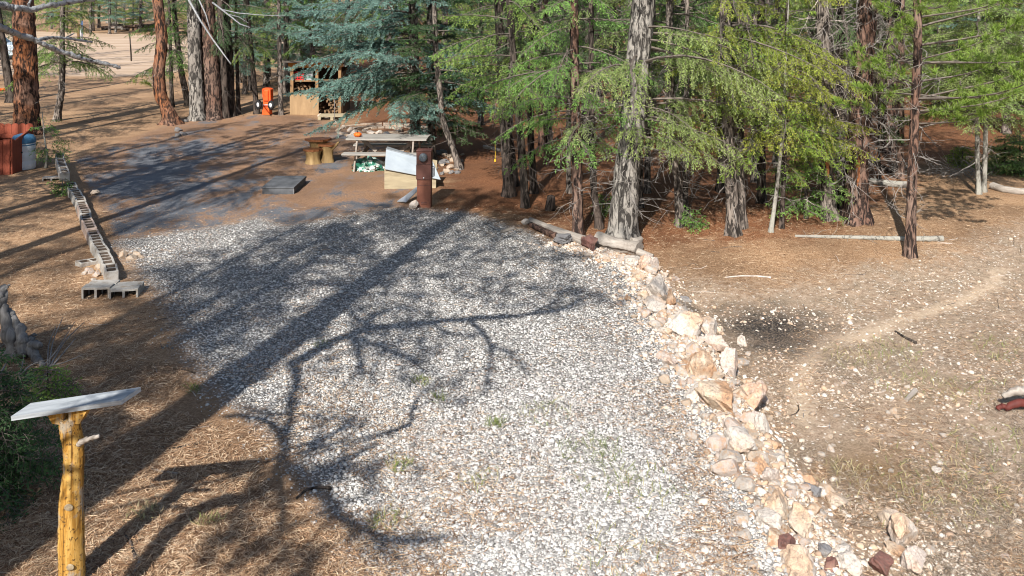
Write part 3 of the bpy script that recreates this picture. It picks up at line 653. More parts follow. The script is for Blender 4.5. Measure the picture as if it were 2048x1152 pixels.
T('spruce_tree', 'slim grey-stemmed spruce standing between the orange cart and the woodshed', 'spruce tree', 562, 230, 9, [(560, 150), (557, 0)], 9, 'bark_mid', habit='spruce', leaf='spruce', nb=60, zb=2.7, Rm=1.4, dead=12, seed=21, dead_mat='twig_dark')
T('fir_tree', 'dark leaning trunk between the crooked orange pine and the grey trunk', 'fir tree', 378, 212, 13, [(362, 140), (350, 40)], 9, 'bark_dark', nb=50, zb=1.9, Rm=1.4, leaf='fir', dead=12, seed=22, dead_mat='twig_dark')
T('fir_tree', 'slender mossy fir right behind the crooked orange pine', 'fir tree', 344, 215, 8, [(342, 140), (338, 0)], 8, 'bark_dark', nb=80, zb=1.2, Rm=1.5, leaf='fir', dead=10, seed=23, dead_mat='twig_dark')
# --- the blue spruce group by the picnic table
T('spruce_tree', 'big blue spruce with tiered silvery boughs over the picnic table', 'spruce tree', 832, 318, 21, [(830, 200), (826, 0)], 13, 'bark_mid', habit='spruce', leaf='spruce', nb=120, zb=1.5, Rm=2.6, dead=26, seed=31, dead_mat='twig_dark', bias=(190, .18),
  lowb=[(.8, 300, 1.0), (.9, 260, 1.1), (1.0, 330, 1.2), (1.0, 230, 1.0), (1.1, 280, 1.4), (1.15, 350, 1.3), (1.5, 184, 2.9), (1.65, 196, 2.7), (1.9, 205, 2.2), (2.05, 190, 2.8), (2.2, 178, 2.7), (2.35, 214, 2.2), (2.7, 187, 2.5), (2.85, 200, 2.6), (3.1, 180, 3.3), (3.3, 212, 2.8), (3.55, 186, 3.1), (3.9, 192, 3.0), (1.9, 165, 2.3), (2.5, 175, 2.4), (3.0, 190, 3.2), (3.4, 170, 3.0), (3.7, 200, 3.1), (4.1, 180, 2.9), (4.4, 165, 2.8), (2.2, 210, 2.5), (2.9, 220, 2.5), (3.6, 230, 2.3), (1.4, 300, 1.0), (1.25, 340, 1.0), (1.3, 285, 1.6), (1.5, 300, 1.8), (1.75, 268, 1.7), (1.9, 310, 1.9), (1.4, 325, 1.5), (1.2, 315, 1.3), (1.7, 20, 1.7), (2.1, 340, 1.6), (2.5, 320, 1.6), (2.9, 350, 1.8), (3.3, 310, 1.6)])
T('fir_tree', 'dark fir rising right behind the brown meter pedestal', 'fir tree', 864, 318, 15, [(862, 200), (858, 0)], 12, 'bark_mid', habit='spruce', leaf='dark', nb=80, zb=1.5, Rm=2.0, dead=24, seed=32, dead_mat='twig_dark', bias=(0, .15), lowb=[(.7, 350, 1.3), (.8, 320, 1.2), (.9, 10, 1.5), (1.0, 340, 1.6), (1.3, 0, 1.8), (1.5, 20, 1.8), (1.0, 300, 1.2), (1.2, 330, 1.5), (1.5, 315, 1.6), (1.2, 350, 1.4), (1.6, 10, 1.7), (1.9, 330, 1.6)])
T('fir_tree', 'leaning grey trunk over the rubble stones right of the meter pedestal', 'fir tree', 921, 338, 13, [(903, 290), (885, 240), (872, 100), (868, 0)], 10, 'bark_mid', habit='spruce', leaf='dark', nb=64, zb=2.1, Rm=1.6, dead=14, seed=33, dead_mat='twig_dark', bias=(10, .3))
# --- dark trunks in the middle
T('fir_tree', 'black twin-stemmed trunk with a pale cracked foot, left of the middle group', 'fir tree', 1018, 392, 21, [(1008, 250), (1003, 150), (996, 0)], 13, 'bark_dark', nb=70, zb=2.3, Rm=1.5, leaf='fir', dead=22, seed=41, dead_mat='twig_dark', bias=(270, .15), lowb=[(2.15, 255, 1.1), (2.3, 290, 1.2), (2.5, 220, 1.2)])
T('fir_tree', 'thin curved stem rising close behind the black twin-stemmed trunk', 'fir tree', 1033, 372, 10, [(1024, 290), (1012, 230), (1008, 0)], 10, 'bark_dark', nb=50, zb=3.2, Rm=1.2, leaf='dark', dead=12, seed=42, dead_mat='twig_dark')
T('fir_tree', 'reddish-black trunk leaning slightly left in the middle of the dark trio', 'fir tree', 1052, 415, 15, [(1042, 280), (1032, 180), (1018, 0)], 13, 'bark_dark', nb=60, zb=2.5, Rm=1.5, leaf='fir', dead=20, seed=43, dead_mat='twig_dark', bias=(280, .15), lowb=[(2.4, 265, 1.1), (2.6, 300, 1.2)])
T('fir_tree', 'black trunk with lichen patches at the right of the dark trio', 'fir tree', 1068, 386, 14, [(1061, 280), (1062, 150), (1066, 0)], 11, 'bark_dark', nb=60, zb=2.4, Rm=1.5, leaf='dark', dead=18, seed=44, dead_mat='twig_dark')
T('pine_tree', 'reddish pine trunk further back, seen between the dark trio and the drooping fir', 'pine tree', 1086, 312, 19, [(1087, 150), (1089, 0)], 14, 'bark_brown', nb=40, zb=4.6, Rm=1.8, leaf='fir', dead=22, seed=45)
T('fir_tree', 'brown-barked fir with drooping sprays of bright new tips above the log border', 'fir tree', 1156, 472, 20, [(1154, 330), (1150, 200), (1148, 0)], 13, 'bark_brown', nb=76, zb=1.75, Rm=1.7, leaf='fir', dead=26, seed=46, bias=(200, .15), lowb=[(1.75, 200, 1.25), (1.8, 250, 1.1), (1.7, 300, 1.2), (1.65, 330, 1.0), (2.2, 185, 1.5), (2.4, 220, 1.6), (2.9, 200, 1.6), (3.3, 230, 1.5), (2.6, 300, 1.4)])
T('fir_tree', 'black curved trunk between the drooping fir and the stout grey fir', 'fir tree', 1200, 457, 14, [(1188, 390), (1184, 300), (1182, 0)], 11, 'bark_dark', nb=60, zb=1.9, Rm=1.3, leaf='light', dead=20, seed=47, bias=(300, .2), lowb=[(1.75, 280, .9), (1.8, 320, .9)])
T('fir_tree', 'slim stem half hidden behind the brown-barked drooping fir', 'fir tree', 1138, 386, 9, [(1137, 300), (1136, 0)], 9, 'bark_mid', nb=60, zb=2.2, Rm=1.2, leaf='dark', dead=14, seed=48)
T('fir_tree', 'stout grey fir with furrowed black-flecked bark at the end of the log border', 'fir tree', 1244, 477, 50, [(1252, 360), (1262, 280), (1275, 120), (1288, 0)], 18, 'bark_grey', nb=74, zb=2.2, Rm=2.1, leaf='light', dead=46, seed=49, deadL=1.1, bias=(330, .25), k=26, knob=.05,
  lowb=[(1.75, 350, 1.7), (1.8, 300, 1.2), (1.95, 250, 1.1), (2.15, 5, 2.2), (2.1, 335, 1.9), (2.3, 315, 1.6), (2.25, 20, 2.3), (1.95, 330, 1.5), (3.4, 350, 2.4), (3.6, 5, 2.5), (3.5, 330, 2.2), (2.0, 280, 1.1), (2.4, 355, 2.4)])
T('fir_tree', 'short-looking grey trunk standing in the sun-flecked wood behind the stout grey fir', 'fir tree', 1294, 386, 12, [(1296, 300), (1298, 0)], 11, 'bark_mid', nb=60, zb=2.4, Rm=1.5, leaf='dark', dead=26, seed=50)
T('fir_tree', 'grey trunk with forked bare limbs and a tiny green seedling at its foot', 'fir tree', 1360, 452, 17, [(1356, 370), (1345, 290), (1340, 240), (1338, 0)], 12, 'bark_mid', nb=44, zb=2.6, Rm=1.5, leaf='light', dead=40, seed=51, deadL=1.0)
T('fir_tree', 'second stem close behind the grey trunk with forked bare limbs', 'fir tree', 1372, 430, 11, [(1370, 350), (1372, 250), (1375, 0)], 10, 'bark_mid', nb=50, zb=2.6, Rm=1.3, leaf='fir', dead=26, seed=52)
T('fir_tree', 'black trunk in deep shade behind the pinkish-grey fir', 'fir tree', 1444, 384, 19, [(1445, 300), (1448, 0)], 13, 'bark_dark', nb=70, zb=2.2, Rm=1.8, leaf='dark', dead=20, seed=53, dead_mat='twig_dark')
T('fir_tree', 'pinkish-grey fir trunk at the sunny edge with yellow-green boughs', 'fir tree', 1467, 468, 26, [(1464, 380), (1458, 300), (1450, 0)], 14, 'bark_mid', nb=76, zb=1.9, Rm=1.7, leaf='yellow', dead=28, seed=54, bias=(320, .2), lowb=[(1.7, 190, 1.2), (1.9, 220, 1.2), (2.2, 200, 1.5), (2.3, 330, 1.6), (2.6, 350, 1.8), (3.0, 340, 1.9), (3.4, 0, 2.0), (3.7, 340, 2.0)])
T('fir_tree', 'mossy trunk right beside the pinkish-grey fir', 'fir tree', 1487, 456, 14, [(1482, 350), (1480, 0)], 11, 'bark_mid', nb=60, zb=2.0, Rm=1.5, leaf='yellow', dead=22, seed=55, bias=(0, .2))
T('aspen_sapling', 'pale thin sapling leaning right under the yellow-green boughs', 'sapling', 1541, 464, 8, [(1548, 420), (1557, 350), (1566, 250)], 4.5, 'bark_pale', nb=60, zb=1.35, Rm=1.15, leaf='yellow', dead=8, seed=56, lowb=[(1.3, 270, .7), (1.4, 330, .8), (1.5, 0, .8)])
T('fir_tree', 'dark thin stem right behind the pale leaning sapling', 'fir tree', 1563, 456, 9, [(1566, 380), (1572, 250), (1574, 0)], 9, 'bark_dark', nb=90, zb=1.5, Rm=1.5, leaf='yellow', dead=12, seed=57, bias=(250, .2))
T('fir_sapling', 'bright green young fir growing to the ground left of the trunk with an orange scar', 'fir sapling', 1612, 437, 7, [(1612, 380), (1613, 300)], 2.6, 'bark_mid', habit='dense', nb=70, zb=.08, Rm=.85, leaf='fir', dead=0, seed=58)
T('pine_tree', 'tall grey pine trunk with an orange scar near its foot', 'pine tree', 1659, 437, 28, [(1652, 350), (1648, 200), (1644, 0)], 16, 'bark_mid', nb=26, zb=4.2, Rm=2.2, habit='pine', leaf='pine', dead=40, seed=59, deadL=1.1, dead_mat='twig_pale', extra=lambda t, pf, rng: scar(t, pf, [(1.05, 265, .26, .035)], .15))
T('fir_tree', 'black trunk in the gap between the two big pines on the right', 'fir tree', 1684, 418, 18, [(1682, 330), (1682, 0)], 12, 'bark_dark', nb=40, zb=3.2, Rm=1.5, leaf='dark', dead=16, seed=60, dead_mat='twig_dark')
T('pine_tree', 'biggest pine on the right, wrapped in a tangle of curling dead branches', 'pine tree', 1713, 442, 43, [(1716, 330), (1722, 220), (1728, 110), (1738, 0)], 17, 'bark_brown', nb=34, zb=3.5, Rm=2.6, habit='pine', leaf='pine', dead=125, seed=61, deadL=1.35, dead_mat='twig', dead_to=4.6, curl=.85, sub=7, deadr=.013, k=24,
  extra=lambda t, pf, rng: (scar(t, pf, [(.95, 250, .28, .035)], .205), fork(t, pf, rng)))
T('pine_tree', 'slender young pine standing alone at the front edge of the right-hand clearing', 'pine tree', 1820, 512, 21, [(1823, 380), (1828, 250), (1836, 100), (1834, 0)], 12, 'bark_brown', nb=66, zb=2.4, Rm=1.9, habit='pine', leaf='pine', dead=30, seed=62, deadL=.9, bias=(355, .35), dead_to=3.6,
  lowb=[(2.1, 355, 1.6), (2.2, 330, 1.3), (2.35, 20, 1.7), (2.6, 345, 1.9), (2.9, 10, 2.0), (3.2, 350, 2.2), (3.5, 330, 2.1), (3.8, 10, 2.3), (3.2, 200, 1.3), (3.6, 230, 1.2), (2.5, 290, 1.1)])
T('pine_tree', 'short stretch of brown trunk further back between the biggest pine and the slender young pine', 'pine tree', 1800, 357, 13, [(1802, 200), (1804, 0)], 12, 'bark_brown', nb=60, zb=2.6, Rm=1.7, habit='pine', leaf='pine', dead=34, seed=63)
T('fir_sapling', 'wispy dark sapling with hanging needles right of the biggest pine', 'fir sapling', 1760, 364, 5, [(1758, 300), (1757, 200)], 4.2, 'bark_dark', nb=46, zb=1.1, Rm=.8, leaf='dark', dead=8, seed=64)
T('fir_tree', 'left stem of the pale twin saplings by the far white log', 'fir tree', 1958, 388, 9, [(1954, 320), (1955, 200), (1958, 0)], 9, 'bark_pale', nb=110, zb=1.5, Rm=1.9, leaf='light', dead=16, seed=65, habit='dense')
T('fir_tree', 'right stem of the pale twin saplings by the far white log', 'fir tree', 1968, 384, 9, [(1970, 320), (1973, 200), (1976, 0)], 9.5, 'bark_pale', nb=120, zb=1.8, Rm=2.1, leaf='light', dead=10, seed=66, habit='dense', bias=(0, .25))
# --- small evergreens
T('fir_seedling', 'tiny bright fir seedling at the foot of the grey forked trunk', 'seedling', 1381, 456, 3, [], .38, 'bark_mid', nb=26, zb=.04, Rm=.24, habit='dense', leaf='fir', dead=0, seed=71)
T('fir_seedling', 'tiny fir seedling in the shade left of the stout grey fir', 'seedling', 1213, 428, 3, [], .42, 'bark_mid', nb=26, zb=.04, Rm=.22, habit='dense', leaf='fir', dead=0, seed=72)
T('pine_sapling', 'straggly little pine growing beside the blue-lidded drum', 'pine sapling', 92, 336, 5, [(94, 310), (88, 270)], 1.35, 'bark_pale', nb=15, zb=.3, Rm=.85, habit='fir', leaf='fir', dead=6, deadL=.3, seed=73, lowb=[(.45, 10, .6), (.5, 200, .5), (.9, 20, .6), (1.1, 340, .5)])
T('fir_seedling', 'little green seedling at the bend of the cinder block row', 'seedling', 125, 388, 3, [], .32, 'bark_pale', nb=24, zb=.03, Rm=.24, habit='dense', leaf='fir', dead=0, seed=74)
T('fir_shrub', 'dense dark young fir behind the yellow sign post', 'fir shrub', -10, 990, 12, [], 1.3, 'bark_dark', nb=120, zb=.06, Rm=.56, habit='dense', leaf='dark', dead=0, seed=75)
T('fir_shrub', 'bright-tipped fir sprig poking up behind the tilted grey board', 'fir shrub', 95, 812, 5, [], .40, 'bark_dark', nb=40, zb=.05, Rm=.26, habit='dense', leaf='fir', dead=0, seed=76)
for q, (px, py, h_, lab) in enumerate([(2010, 345, .9, 'low rounded juniper bush left of the bright far-right firs'), (1925, 332, .5, 'small yellow-green bush on the far red slope'), (2040, 350, 1.1, 'broad green bush cut by the right photo edge')]):
    T('bush', lab, 'bush', px, py, 4, [], h_, 'bark_dark', nb=70, zb=.03, Rm=h_ * .75, habit='dense', leaf='yellow' if q == 1 else 'light', dead=0, seed=80 + q)

# --- wood further back: eight built trees, copied
def proto(name, cat, seed, Ht, r0, bark, **kw): return make_tree(name, 'x', cat, (0, 0, 0), [], r0, Ht, bark, seed=seed, **kw)
PB = {
    'dark fir': [proto('fir_tree', 'fir tree', 101, 12, .13, 'bark_dark', nb=90, zb=2.0, Rm=1.8, leaf='dark', dead=30, dead_mat='twig'), proto('fir_tree', 'fir tree', 102, 10, .10, 'bark_mid', nb=90, zb=1.4, Rm=1.6, leaf='fir', dead=30)],
    'pale fir': [proto('fir_tree', 'fir tree', 103, 11, .12, 'bark_grey', nb=110, zb=1.2, Rm=1.8, leaf='light', dead=30), proto('fir_tree', 'fir tree', 104, 9, .10, 'bark_mid', nb=110, zb=.9, Rm=1.7, leaf='yellow', habit='dense', dead=16)],
    'pine': [proto('pine_tree', 'pine tree', 105, 13, .15, 'bark_brown', nb=70, zb=2.2, Rm=2.0, habit='pine', leaf='pine', dead=40), proto('pine_tree', 'pine tree', 106, 14, .19, 'bark_brown', nb=60, zb=4.0, Rm=2.2, habit='pine', leaf='pine', dead=50)],
    'spruce': [proto('spruce_tree', 'spruce tree', 107, 10, .11, 'bark_mid', nb=110, zb=.9, Rm=1.7, habit='spruce', leaf='spruce', dead=12)],
}
PB['slim pole'] = [proto('fir_tree', 'fir tree', 108, 13, .085, 'bark_dark', nb=60, zb=4.4, Rm=1.3, leaf='fir', dead=26, dead_mat='twig', deadL=.7), proto('fir_tree', 'fir tree', 109, 12, .07, 'bark_mid', nb=56, zb=4.2, Rm=1.2, leaf='light', dead=26, deadL=.7)]
first = {k: [True] * len(v) for k, v in PB.items()}
taken = [tuple(o.location[:2]) for o in bpy.data.objects if o.get('category') and 'tree' in o['category'] and o.location.length > 1]
LAB = {'dark fir': 'dark fir standing among others back in the shaded wood', 'pale fir': 'light green fir in the sunlit far part of the wood', 'pine': 'long-needled pine in the back rows of the wood', 'spruce': 'bluish spruce standing back in the wood'}
LAB['slim pole'] = 'slim bare-stemmed fir pole standing in the middle of the wood'
LABF = {'dark fir': 'dark fir along the far edge of the tan dirt clearing', 'pale fir': 'light green fir along the far edge of the tan dirt clearing', 'pine': 'long-needled pine along the far edge of the tan dirt clearing', 'spruce': 'bluish spruce along the far edge of the tan dirt clearing'}
nback = 0
def place_back(x, y, kind, lab, grp, sc):
    global nback
    v = random.randrange(len(PB[kind])); o = PB[kind][v]
    if first[kind][v]: first[kind][v] = False; o.location = (x, y, gz(x, y)); o.rotation_euler = (0, 0, random.uniform(0, 6.28)); o.scale = (sc, sc, sc); o['label'] = lab; o['group'] = grp
    else: dup(o, (x, y, gz(x, y)), random.uniform(0, 6.28), sc, lab, grp)
    nback += 1
def try_back(n, y0, y1, px0, px1, kinds, dmin, labs, grp, keep=None, pw=1.0):
    c = 0
    for _ in range(n * 40):
        if c >= n: break
        d = random.uniform((1 / y1) ** pw, (1 / y0) ** pw); y = d ** (-1 / pw); px = random.uniform(px0, px1); x = (px - 1024) * y / F
        if keep and not keep(x, y, px): continue
        if any((x - a) ** 2 + (y - b) ** 2 < dmin * dmin for a, b in taken): continue
        taken.append((x, y)); k = random.choice(kinds(px)); place_back(x, y, k, labs[k], grp + ' (' + k + ')', random.uniform(.75, 1.25)); c += 1
try_back(30, 18.5, 36, 1000, 1780, lambda p: ['slim pole'], .95, LAB, 'trees back in the wood', keep=lambda x, y, p: not (x > .5 and y < 18.8) and sdist(np.array([[x, y]]), Z['wood'])[0] > .8)
kr = lambda px: (['dark fir', 'dark fir', 'pale fir', 'pine'] if px < 1500 else ['pale fir', 'pale fir', 'pine', 'dark fir'] if px < 1880 else ['pale fir', 'pale fir', 'pale fir', 'spruce'])
try_back(18, 25, 37, 960, 1780, kr, 1.25, LAB, 'trees back in the wood')
try_back(16, 28, 44, 1840, 2200, kr, 1.7, LAB, 'trees back in the wood')
try_back(56, 36, 62, 880, 2150, kr, 1.7, LAB, 'trees back in the wood')
try_back(34, 62, 92, 760, 2150, kr, 2.3, LAB, 'trees back in the wood')
try_back(22, 37, 62, 600, 960, lambda p: ['dark fir', 'dark fir', 'pale fir', 'spruce'], 1.5, LAB, 'trees back in the wood')
try_back(12, 34, 46, 470, 640, lambda p: ['dark fir', 'dark fir', 'spruce'], 1.3, LAB, 'trees back in the wood', keep=lambda x, y, p: y > 38)
try_back(34, 92, 125, -120, 900, lambda p: ['dark fir', 'pale fir', 'pine'], 3.0, LABF, 'trees beyond the clearing')
try_back(40, 86, 108, -60, 640, lambda p: ['dark fir', 'pale fir', 'dark fir', 'spruce'], 2.2, LABF, 'trees beyond the clearing')
try_back(8, 40, 58, -260, 20, lambda p: ['dark fir', 'pine'], 2.2, LABF, 'trees beyond the clearing')
# --- trees beside and behind the viewer: they reach into the upper left corner and throw the shade in front
def from_shadow(px, py, h):
    g = at(px, py); t = h / math.sin(SUN_EL); return g - np.array(SD) * t + np.array([0, 0, 0.0])
def limb_from(pts, loc): return np.array([from_shadow(*p) for p in pts]) - loc
def smooth_path(P, n=4):
    P = np.asarray(P); t = np.arange(len(P)); u = np.linspace(0, len(P) - 1, (len(P) - 1) * n + 1)
    Q = np.stack([np.interp(u, t, P[:, i]) for i in range(3)], 1)
    for _ in range(2): Q[1:-1] = (Q[:-2] + 2 * Q[1:-1] + Q[2:]) / 4
    return Q
def rough_limb(mb, P, r0, r1, k=9, rng=R, n=5, knob=.10):
    Q = smooth_path(P, n); m = len(Q); Q[1:-1] += rng.normal(0, r0 * .12, (m - 2, 3)); r = np.linspace(r0, r1, m) * (1 + rng.normal(0, knob, m)); mb.tubes(Q[None], r[None], k)
def tufts(mbF, C, D, rng, nn=40, Ln=.14, w=.0036, spread=.62):
    q = len(C); Dn = norm(np.repeat(D, nn, 0) * .5 + rng.normal(0, spread, (q * nn, 3))); base = np.repeat(C, nn, 0) - np.repeat(D, nn, 0) * rng.uniform(0, .12, (q * nn, 1))
    v, qd, tr_, _ = blades(base, Dn, rng.uniform(.7, 1.15, q * nn) * Ln, np.full(q * nn, w), rng, bend=.05); off = mbF.n
    mbF.add(v, qd, np.repeat(rng.random(q * nn), 5), np.tile([0, 0, .4, .4, 1], q * nn)); mbF.f.setdefault(3, []).append(tr_ + off); mbF.mi.setdefault(3, []).append(np.zeros(len(tr_), np.int32))
def limbs(mb, specs, loc, rng, n=4, knob=.08, thick=1.55, twigs=15):
    for pts, ra, rb in specs:
        P = limb_from(pts, loc); rough_limb(mb, P, ra * thick, rb * thick, 7, rng, n, knob)
        Q = smooth_path(P, 5); m = len(Q)
        for _ in range(twigs):
            i = rng.integers(m // 4, m - 1); T_ = norm(Q[i] - Q[max(i - 2, 0)] + 1e-6); d = norm(T_ * .7 + rng.normal(0, .6, 3)); L = rng.uniform(.25, .75)
            a = Q[i]; b_ = a + d * L * .5; c_ = b_ + norm(d + rng.normal(0, .35, 3)) * L * .5; mb.tubes(np.array([[a, b_, c_]]), np.array([[rb * .9, rb * .7, rb * .4]]), 5)
def near_pine(t, pf, rng):
    loc = np.array(t.location); mb = MB()
    for pts, ra, rb in [([(-60, 30, 4.2), (0, 7, 4.6), (18, 15, 4.65), (36, 16, 4.7), (60, 20, 4.8), (78, 15, 4.85), (102, 10, 4.9), (127, 6, 5.0), (155, 1, 5.1), (190, -2, 5.2), (230, -8, 5.3)], .019, .011),
                        ([(-60, 40, 4.2), (0, 55, 4.5), (24, 64, 4.6), (51, 73, 4.7), (73, 82, 4.75), (95, 93, 4.8), (118, 102, 4.9), (142, 109, 4.95), (164, 117, 5.0), (190, 123, 5.1), (219, 130, 5.15), (240, 135, 5.2)], .018, .009),
                        ([(73, 80, 4.75), (100, 75, 4.9), (128, 76, 5.0), (150, 79, 5.1), (184, 84, 5.2)], .009, .006), ([(128, 76, 5.0), (138, 72, 5.05), (148, 67, 5.1)], .004, .003), ([(60, 20, 4.8), (57, 8, 4.8), (64, -4, 4.85)], .007, .005)]:
        P = np.array([onplane(a, b, d) for a, b, d in pts])
        if pts[0][0] == -60: P = np.vstack([pf(np.array([4.15 if pts[1][1] > 30 else 4.45]))[0] + loc, P])
        rough_limb(mb, P - loc, ra, rb, 10, rng, 6, .13)
    mb.obj('bare_limb', M['limb_grey'], t, smooth=True)
    mb = MB()
    for pts, ra, rb in [([(585, 728, 6.6), (650, 690, 6.7), (700, 668, 6.8), (760, 655, 6.9), (860, 645, 7.0), (960, 635, 7.1), (1060, 630, 7.2), (1130, 618, 7.3), (1178, 590, 7.5)], .07, .022),
                        ([(700, 668, 6.8), (718, 700, 6.8), (722, 725, 6.9), (728, 750, 7)], .035, .015), ([(705, 672, 6.8), (770, 698, 6.8), (830, 722, 6.8), (850, 745, 6.8)], .028, .012), ([(745, 657, 6.9), (705, 630, 6.9), (690, 600, 7.0)], .03, .012), ([(730, 650, 6.9), (760, 625, 7), (820, 610, 7)], .025, .01),
                        ([(940, 640, 7.1), (985, 690, 7.0), (978, 740, 7.0), (970, 790, 7.0)], .032, .012), ([(985, 690, 7.0), (1030, 712, 7.0), (1060, 750, 7.0)], .02, .01), ([(860, 645, 7.0), (900, 668, 7), (955, 672, 7)], .02, .01), ([(1060, 630, 7.2), (1105, 605, 7.3), (1145, 570, 7.4)], .02, .01),
                        ([(640, 695, 6.7), (640, 670, 6.7), (620, 650, 6.8)], .025, .01), ([(770, 700, 6.8), (745, 740, 6.8), (750, 780, 6.8)], .016, .008),
                        ([(588, 728, 6.5), (597, 760, 6.3), (582, 800, 6.2), (584, 835, 6.1), (570, 872, 6.0)], .04, .022), ([(582, 830, 6.1), (540, 828, 6.1), (490, 812, 6.2)], .02, .01), ([(600, 830, 6.1), (650, 838, 6.1), (690, 835, 6.1)], .016, .01)]:
        limbs(mb, [(pts, ra, rb)], loc, rng)
    mb.obj('bare_limb', M['limb_grey'], t, smooth=True)
make_tree('pine_tree', 'tall pine at the left whose bare grey limbs cross the upper left corner', 'pine tree', (-5.36, 2.5, gz(-5.36, 2.5)), [np.array([-5.30, 2.5, 6.6])], .36, 14.5, 'bark_red', habit='pine', leaf='pine', nb=116, zb=9.0, Rm=3.9, bias=(345, .3), dead=14, dead_to=6, deadL=.8, seed=201, low=99, flare=.3, extra=near_pine, taper=.7)
def crooked(t, pf, rng):
    loc = np.array(t.location); mb = MB(); mbF = MB()
    main = [(265, 1160, 2.4), (320, 1092, 2.75), (380, 1030, 3.2), (440, 1003, 3.55), (520, 990, 3.9), (556, 962, 4.2), (566, 910, 4.6), (570, 872, 4.9), (545, 850, 5.1), (500, 833, 5.3), (450, 833, 5.5)]
    P = np.vstack([[loc + [0, 0, .9]], np.array([from_shadow(*p) for p in main])]) - loc
    rough_limb(mb, P, .10, .03, 10, rng, 4, .06)
    for pts, ra, rb in [([(566, 930, 4.4), (610, 960, 4.5), (650, 990, 4.6), (682, 1032, 4.7), (720, 1055, 4.8), (790, 1082, 4.9), (850, 1080, 5.0), (897, 1072, 5.1)], .045, .014), ([(720, 1055, 4.8), (770, 1092, 4.8), (765, 1105, 4.8)], .014, .008),
                        ([(610, 960, 4.5), (650, 940, 4.6), (720, 930, 4.7)], .02, .01), ([(575, 900, 4.7), (640, 880, 4.8), (700, 850, 4.9)], .02, .01), ([(520, 990, 3.9), (480, 1010, 4.1), (460, 1060, 4.2)], .02, .01), ([(560, 960, 4.3), (570, 1020, 4.4), (560, 1090, 4.5)], .025, .01), ([(566, 910, 4.6), (520, 930, 4.7), (470, 960, 4.8)], .02, .01), ([(400, 1020, 3.3), (350, 1015, 3.4), (310, 1012, 3.5)], .014, .008)]:
        limbs(mb, [(pts, ra, rb)], loc, rng)
    C = []
    for px, py, h, n, sp in [(620, 960, 4.6, 34, 60), (665, 880, 4.8, 14, 40), (700, 845, 4.9, 6, 20), (700, 935, 4.7, 10, 35), (740, 925, 4.7, 5, 15), (480, 965, 4.8, 12, 35), (470, 1060, 4.2, 26, 60), (560, 1085, 4.5, 26, 50), (600, 1130, 4.5, 20, 60), (670, 1010, 4.7, 12, 35), (640, 930, 4.6, 14, 40), (330, 1120, 3.4, 0, 50), (520, 1140, 4.4, 14, 60), (820, 1078, 5.0, 4, 40), (560, 960, 4.4, 12, 40)]:
        for _ in range(int(n * .55)): C.append(from_shadow(px + rng.normal(0, sp), py + rng.normal(0, sp * .55), h + rng.normal(0, .15)))
    C = np.array(C) - loc; D = norm(rng.normal(0, 1, C.shape) + np.array([.6, .6, .3])); tufts(mbF, C, D, rng, 46, .15, .004)
    st = C - D * .22; mb.tubes(np.stack([st, C], 1), np.stack([np.full(len(C), .006), np.full(len(C), .003)], 1), 4)
    mb.obj('bare_limb', M['limb_grey'], t, smooth=True); mbF.obj('crown', M['leaf_pine'], t, attrs=True)
bB = np.array([-3.78, 3.9, gz(-3.78, 3.9)])
make_tree('pine_tree', 'small crooked pine beside the viewer whose limbs fall as shadow on the foreground', 'pine tree', bB, [], .10, 1.05, 'bark_mid', nb=0, dead=0, seed=202, extra=crooked, taper=.15)
for i, (x, y, Ht, zb, Rm, nb, hb, lf, lab) in enumerate([
    (-8.5, .2, 15.5, 2.8, 2.8, 160, 'fir', 'dark', 'dense dark fir left of the viewer shading the lower left ground'),
    (-8.1, -3.2, 15, 5.5, 2.3, 150, 'fir', 'dark', 'dark fir behind the viewer shading the yellow sign post'),
    (-11.2, 1.5, 15, 2.6, 2.8, 170, 'fir', 'dark', 'dark fir left of the viewer shading the grey root stump'),
    (-6.95, 3.0, 12.5, 2.4, 2.3, 160, 'fir', 'fir', 'bushy fir just outside the lower left corner shading the ground by the shrub'),
    (-7.4, -.5, 17, 10.3, 2.6, 38, 'pine', 'pine', 'pine behind the viewer dappling the middle of the gravel'),
    (-9.4, 11.5, 17, 7.0, 2.5, 85, 'fir', 'dark', 'tall fir outside the left edge streaking the far asphalt with shade'),
    (-12.0, 9.0, 15, 3.0, 2.6, 105, 'fir', 'dark', 'fir outside the left edge streaking the asphalt with shade'),
    (-13.4, 14.0, 14, 3.0, 2.5, 110, 'fir', 'dark', 'fir outside the left edge beyond the red bin'),
    (-10.8, 15.5, 13, 3.5, 2.5, 95, 'pine', 'pine', 'pine outside the left edge shading the middle of the asphalt'),
    (-15.6, 9.5, 14, 4.0, 2.6, 100, 'pine', 'pine', 'pine outside the left edge shading the ground by the block row'),
    (-15.2, 21.5, 15, 3.0, 2.6, 100, 'fir', 'dark', 'fir outside the left edge behind the crooked orange pine'),
    (-19.0, 27.0, 15, 3.0, 2.8, 100, 'fir', 'dark', 'fir outside the left edge shading the near side of the clearing'),
    (-22.5, 33.0, 15, 3.0, 2.8, 100, 'pine', 'pine', 'pine outside the left edge shading the far ground before the clearing')]):
    make_tree('pine_tree' if hb == 'pine' else 'fir_tree', lab, 'pine tree' if hb == 'pine' else 'fir tree', (x, y, gz(x, y)), [], .16, Ht, 'bark_brown', habit=hb, leaf=lf, nb=int(nb * 1.45), zb=zb, Rm=Rm, dead=10, seed=210 + i, low=99)
